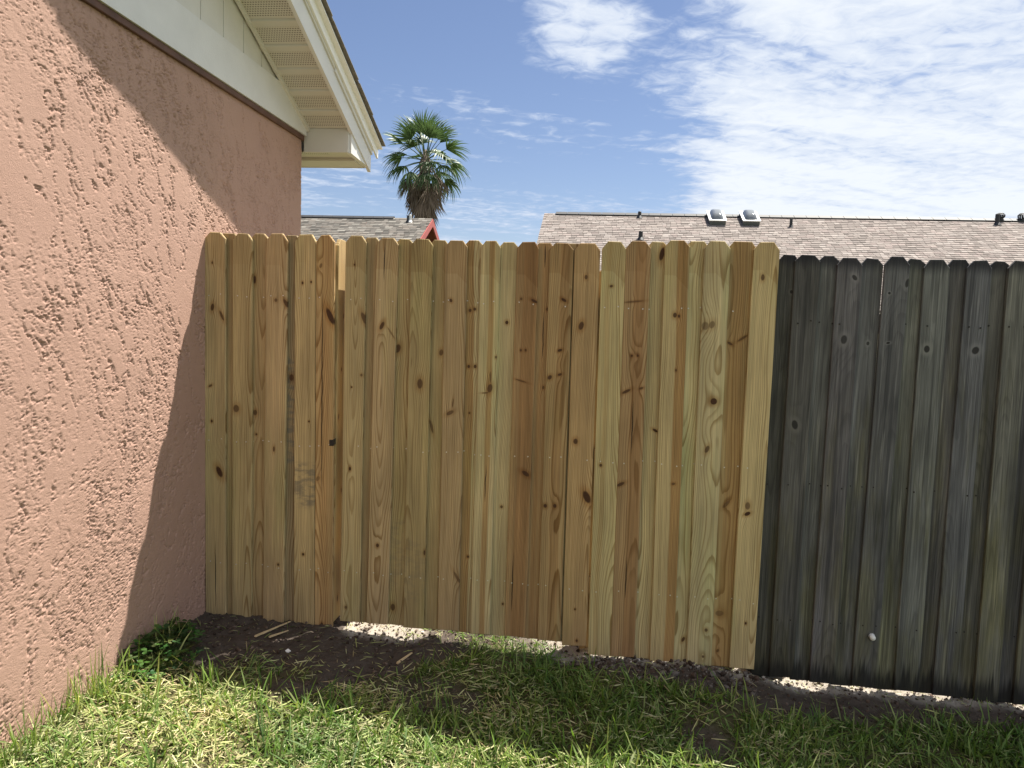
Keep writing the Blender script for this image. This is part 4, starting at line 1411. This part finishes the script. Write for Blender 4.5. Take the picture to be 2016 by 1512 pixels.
parts = [
    blades(70000, (-1.85, 2.6), (1.45, 3.24), d_lawn, (0.03, 0.095), (0.0038, 0.0075), (0.35, 1.35), pal=GREEN, seed=1, curl=0.8),
    blades(6500, (-1.85, 2.6), (1.45, 3.1), d_lawn, (0.08, 0.17), (0.0045, 0.0080), (0.15, 0.9), pal=GREEN, seed=2, curl=0.6),
    blades(1500, (-1.85, 2.4), (1.5, 2.62), d_lawn, (0.10, 0.20), (0.0045, 0.0085), (0.1, 0.8), pal=GREEN[1:], seed=8, curl=0.7),
    blades(26000, (-0.7, 2.6), (1.6, 3.2), d_right, (0.03, 0.10), (0.0045, 0.0080), (0.2, 1.1), pal=GREEN, seed=3, curl=0.7),
    blades(3000, (-1.85, -1.6), (1.4, 3.0), d_wall, (0.06, 0.22), (0.0025, 0.0055), (0.03, 0.5), pal=GREEN + STRAW[:2], seed=4, curl=0.5),
    blades(9000, (-1.2, 0.3), (3.2, 4.3), d_far, (0.03, 0.09), (0.003, 0.006), (0.3, 1.2), pal=GREEN, seed=5, curl=0.7),
    blades(2600, (-1.85, 2.4), (2.6, 3.24), d_thin, (0.02, 0.06), (0.002, 0.004), (0.5, 1.5), pal=GREEN + STRAW[3:], seed=6, curl=0.9),
]
v_, f_, c_ = join(parts)
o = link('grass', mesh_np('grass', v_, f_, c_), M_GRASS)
tag(o, 'green lawn grass in front of the fence', 'grass', kind='stuff')
parts = [
    blades(60000, (-1.85, 2.4), (1.45, 3.2), d_clip, (0.02, 0.08), (0.0024, 0.0052), (1.15, 1.75), 0.035, STRAW, True, 11, 0.35),
    blades(5000, (-1.80, 1.9), (2.5, 3.3), lambda x, y: 0.5 * soilness(x, y), (0.012, 0.045), (0.0012, 0.003), (1.3, 1.6), 0.006, STRAW[:2] + [(0.16, 0.12, 0.08)] * 3, True, 12, 0.2),
    blades(5000, (-1.2, 2.0), (3.2, 4.0), lambda x, y: 0.6 + 0 * x, (0.015, 0.05), (0.002, 0.004), (1.2, 1.7), 0.01, STRAW, True, 13, 0.3),
]
v_, f_, c_ = join(parts)
o = link('grass_clippings', mesh_np('grass_clippings', v_, f_, c_), M_CLIP)
tag(o, 'dry straw-coloured mowing clippings lying on the lawn', 'clippings', kind='stuff')

# soil crumbs and shell gravel
ico_v = np.array([(0, 0, 1), (.894, 0, .447), (.276, .851, .447), (-.724, .526, .447), (-.724, -.526, .447), (.276, -.851, .447),
                  (.724, .526, -.447), (-.276, .851, -.447), (-.894, 0, -.447), (-.276, -.851, -.447), (.724, -.526, -.447), (0, 0, -1)])
ico_f = np.array([(0, 1, 2), (0, 2, 3), (0, 3, 4), (0, 4, 5), (0, 5, 1), (1, 6, 2), (2, 7, 3), (3, 8, 4), (4, 9, 5), (5, 10, 1),
                  (6, 7, 2), (7, 8, 3), (8, 9, 4), (9, 10, 5), (10, 6, 1), (11, 7, 6), (11, 8, 7), (11, 9, 8), (11, 10, 9), (11, 6, 10)])


def crumbs(n, xr, yr, dens, rr, pal, seed, sink=0.3):
    g = np.random.default_rng(seed)
    x = g.uniform(*xr, n); y = g.uniform(*yr, n)
    k = g.random(n) < dens(x, y)
    x, y = x[k], y[k]; n = len(x)
    R = rr[0] + (rr[1] - rr[0]) * g.random(n) ** 3.5
    sc = g.uniform(0.55, 1.25, (n, 1, 3)) * R[:, None, None]
    sc[:, :, 2] *= 0.75
    V = ico_v[None] * g.uniform(0.75, 1.25, (n, 12, 1)) * sc
    a = g.uniform(0, 2 * np.pi, n)
    X = V[..., 0] * np.cos(a)[:, None] - V[..., 1] * np.sin(a)[:, None] + x[:, None]
    Y = V[..., 0] * np.sin(a)[:, None] + V[..., 1] * np.cos(a)[:, None] + y[:, None]
    Z = V[..., 2] + (zg(x, y) + R * sink)[:, None]
    F = (np.arange(n) * 12)[:, None, None] + ico_f[None]
    pal = np.array(pal)
    C = np.repeat((pal[g.integers(0, len(pal), n)] * g.uniform(0.7, 1.3, n)[:, None])[:, None], 12, 1)
    return np.stack([X, Y, Z], -1).reshape(-1, 3), F.reshape(-1, 3), C.reshape(-1, 3)


SOILP = [(0.075, 0.052, 0.040), (0.11, 0.080, 0.062), (0.055, 0.040, 0.032), (0.13, 0.100, 0.082)]
SHELLP = [(0.40, 0.35, 0.29), (0.28, 0.235, 0.19), (0.50, 0.455, 0.39), (0.19, 0.15, 0.115)]
v_, f_, c_ = crumbs(15000, (-1.80, 2.4), (2.45, 3.5), lambda x, y: soilness(x, y) * (0.35 + 0.65 * clump(x, y, 8, 91)), (0.0015, 0.011), SOILP, 21)
o = link('soil_crumbs', mesh_np('soil_crumbs', v_, [f_], c_, False), M_STONE)
tag(o, 'loose dark soil crumbs under the fence', 'soil', kind='stuff')
v_, f_, c_ = crumbs(14000, (-1.7, 2.6), (3.2, 4.1), lambda x, y: behind_shell(x, y), (0.002, 0.009), SHELLP, 22)
o = link('shell_gravel', mesh_np('shell_gravel', v_, [f_], c_, False), M_STONE)
tag(o, 'pale shell gravel in the sun behind the fence', 'gravel', kind='stuff')
# heap of clods beside the gate and the post
v_, f_, c_ = crumbs(900, (-0.05, 0.75), (3.06, 3.27), lambda x, y: 0.8 + 0 * x, (0.003, 0.017), SOILP + [(0.17, 0.148, 0.13), (0.14, 0.12, 0.105)], 23)
o = link('soil_clods', mesh_np('soil_clods', v_, [f_], c_, False), M_STONE)
tag(o, 'heap of dug soil clods along the foot of the right-hand new panel', 'soil', kind='stuff')


# wood offcuts lying on the soil
def sliver(x0, y0, x1, y1, w, label):
    L = math.hypot(x1 - x0, y1 - y0)
    z0 = float(zg(x0, y0)) + 0.006; z1 = float(zg(x1, y1)) + 0.010
    b = MB()
    b.hexa([(0, -w * .5, 0), (L, -w * .3, 0), (L, w * .3, 0), (0, w * .5, 0)], [(0.004, -w * .4, w * .45), (L * .97, -w * .25, w * .3), (L * .97, w * .25, w * .25), (0.004, w * .4, w * .5)])
    o = b.build('wood_offcut', M_SLIVER)
    o.location = (x0, y0, z0)
    o.rotation_euler = (0, -math.atan2(z1 - z0, L), math.atan2(y1 - y0, x1 - x0))
    tag(o, label, 'wood offcut', 'offcuts on the soil')


sliver(-1.463, 3.012, -1.385, 3.215, 0.012, 'longest split wood sliver, resting against the foot of the fence')
sliver(-1.407, 3.034, -1.357, 3.126, 0.011, 'short wood sliver lying next to the longest one')
sliver(-0.806, 2.985, -0.754, 3.055, 0.013, 'stubby wood offcut lying alone in the shaded grass below the gate')


# broad-leaved weeds at the foot of the stucco wall
def weed(x, y, n, R, hgt, seed, label, pal):
    g = random.Random(seed)
    z = float(zg(x, y))
    e = empty('weed_plant', (x, y, z))
    tag(e, label, 'weed', 'weeds along the stucco wall')
    bl, bs = MB(), MB()
    for k in range(n):
        a = g.uniform(0, 2 * math.pi); rad = R * g.random() ** 0.6
        cx, cy, cz = rad * math.cos(a), rad * math.sin(a), hgt * g.uniform(0.25, 1.0) * (1 - 0.5 * rad / R)
        if x + cx < XW + 0.015: cx = XW + 0.015 - x + g.uniform(0, 0.03)
        bs.tube([(cx * 0.15, cy * 0.15, 0), (cx * .7, cy * .7, cz * .6), (cx, cy, cz)], [0.0012, 0.001, 0.0007], 3, False)
        cl_ = tuple(q * g.uniform(0.7, 1.3) for q in pal[g.randrange(len(pal))])
        for j in range(3):
            aa = a + j * 2.1 + g.uniform(-.3, .3)
            l_ = g.uniform(0.014, 0.028); w_ = l_ * 0.42
            d = Vector((math.cos(aa), math.sin(aa), g.uniform(-0.3, 0.5))).normalized()
            sd_ = Vector((-math.sin(aa), math.cos(aa), g.uniform(-.2, .2)))
            o_ = Vector((cx, cy, cz))
            bl.poly([o_, o_ + d * l_ * .5 + sd_ * w_, o_ + d * l_ * .95 + sd_ * w_ * .7, o_ + d * l_ + Vector((0, 0, -.002)), o_ + d * l_ * .95 - sd_ * w_ * .7, o_ + d * l_ * .5 - sd_ * w_], cl_)
    bl.build('leaves', M_LEAF, e)
    for i in range(len(bs.c)): bs.c[i] = (0.06, 0.09, 0.03)
    bs.build('stems', M_LEAF, e)


WP = [(0.055, 0.11, 0.025), (0.08, 0.15, 0.035), (0.04, 0.085, 0.022)]
weed(-1.735, 2.73, 150, 0.17, 0.14, 1, 'bushiest dark green weed clump growing in the shade at the wall', WP)
weed(-1.765, 2.90, 70, 0.09, 0.09, 2, 'smaller weed clump between the bushy one and the fence', WP)
weed(-1.70, 2.56, 60, 0.09, 0.07, 3, 'low weed clump at the sunny edge of the fence shadow', WP + [(0.14, 0.22, 0.06)])


# a torn white scrap on the soil
x_, y_ = -1.285, 2.955
z_ = float(zg(x_, y_)) + 0.004
b = MB()
b.hexa([(-0.012, -0.004, 0.004), (0.004, -0.010, 0.0), (0.013, 0.004, 0.002), (-0.003, 0.011, 0.006)],
       [(-0.011, -0.003, 0.0065), (0.005, -0.009, 0.0025), (0.012, 0.004, 0.0050), (-0.003, 0.010, 0.0110)])
o = b.build('paper_scrap', M_PVC)
o.location = (x_, y_, z_)
tag(o, 'tiny torn white scrap lying on the bare dark soil', 'scrap')
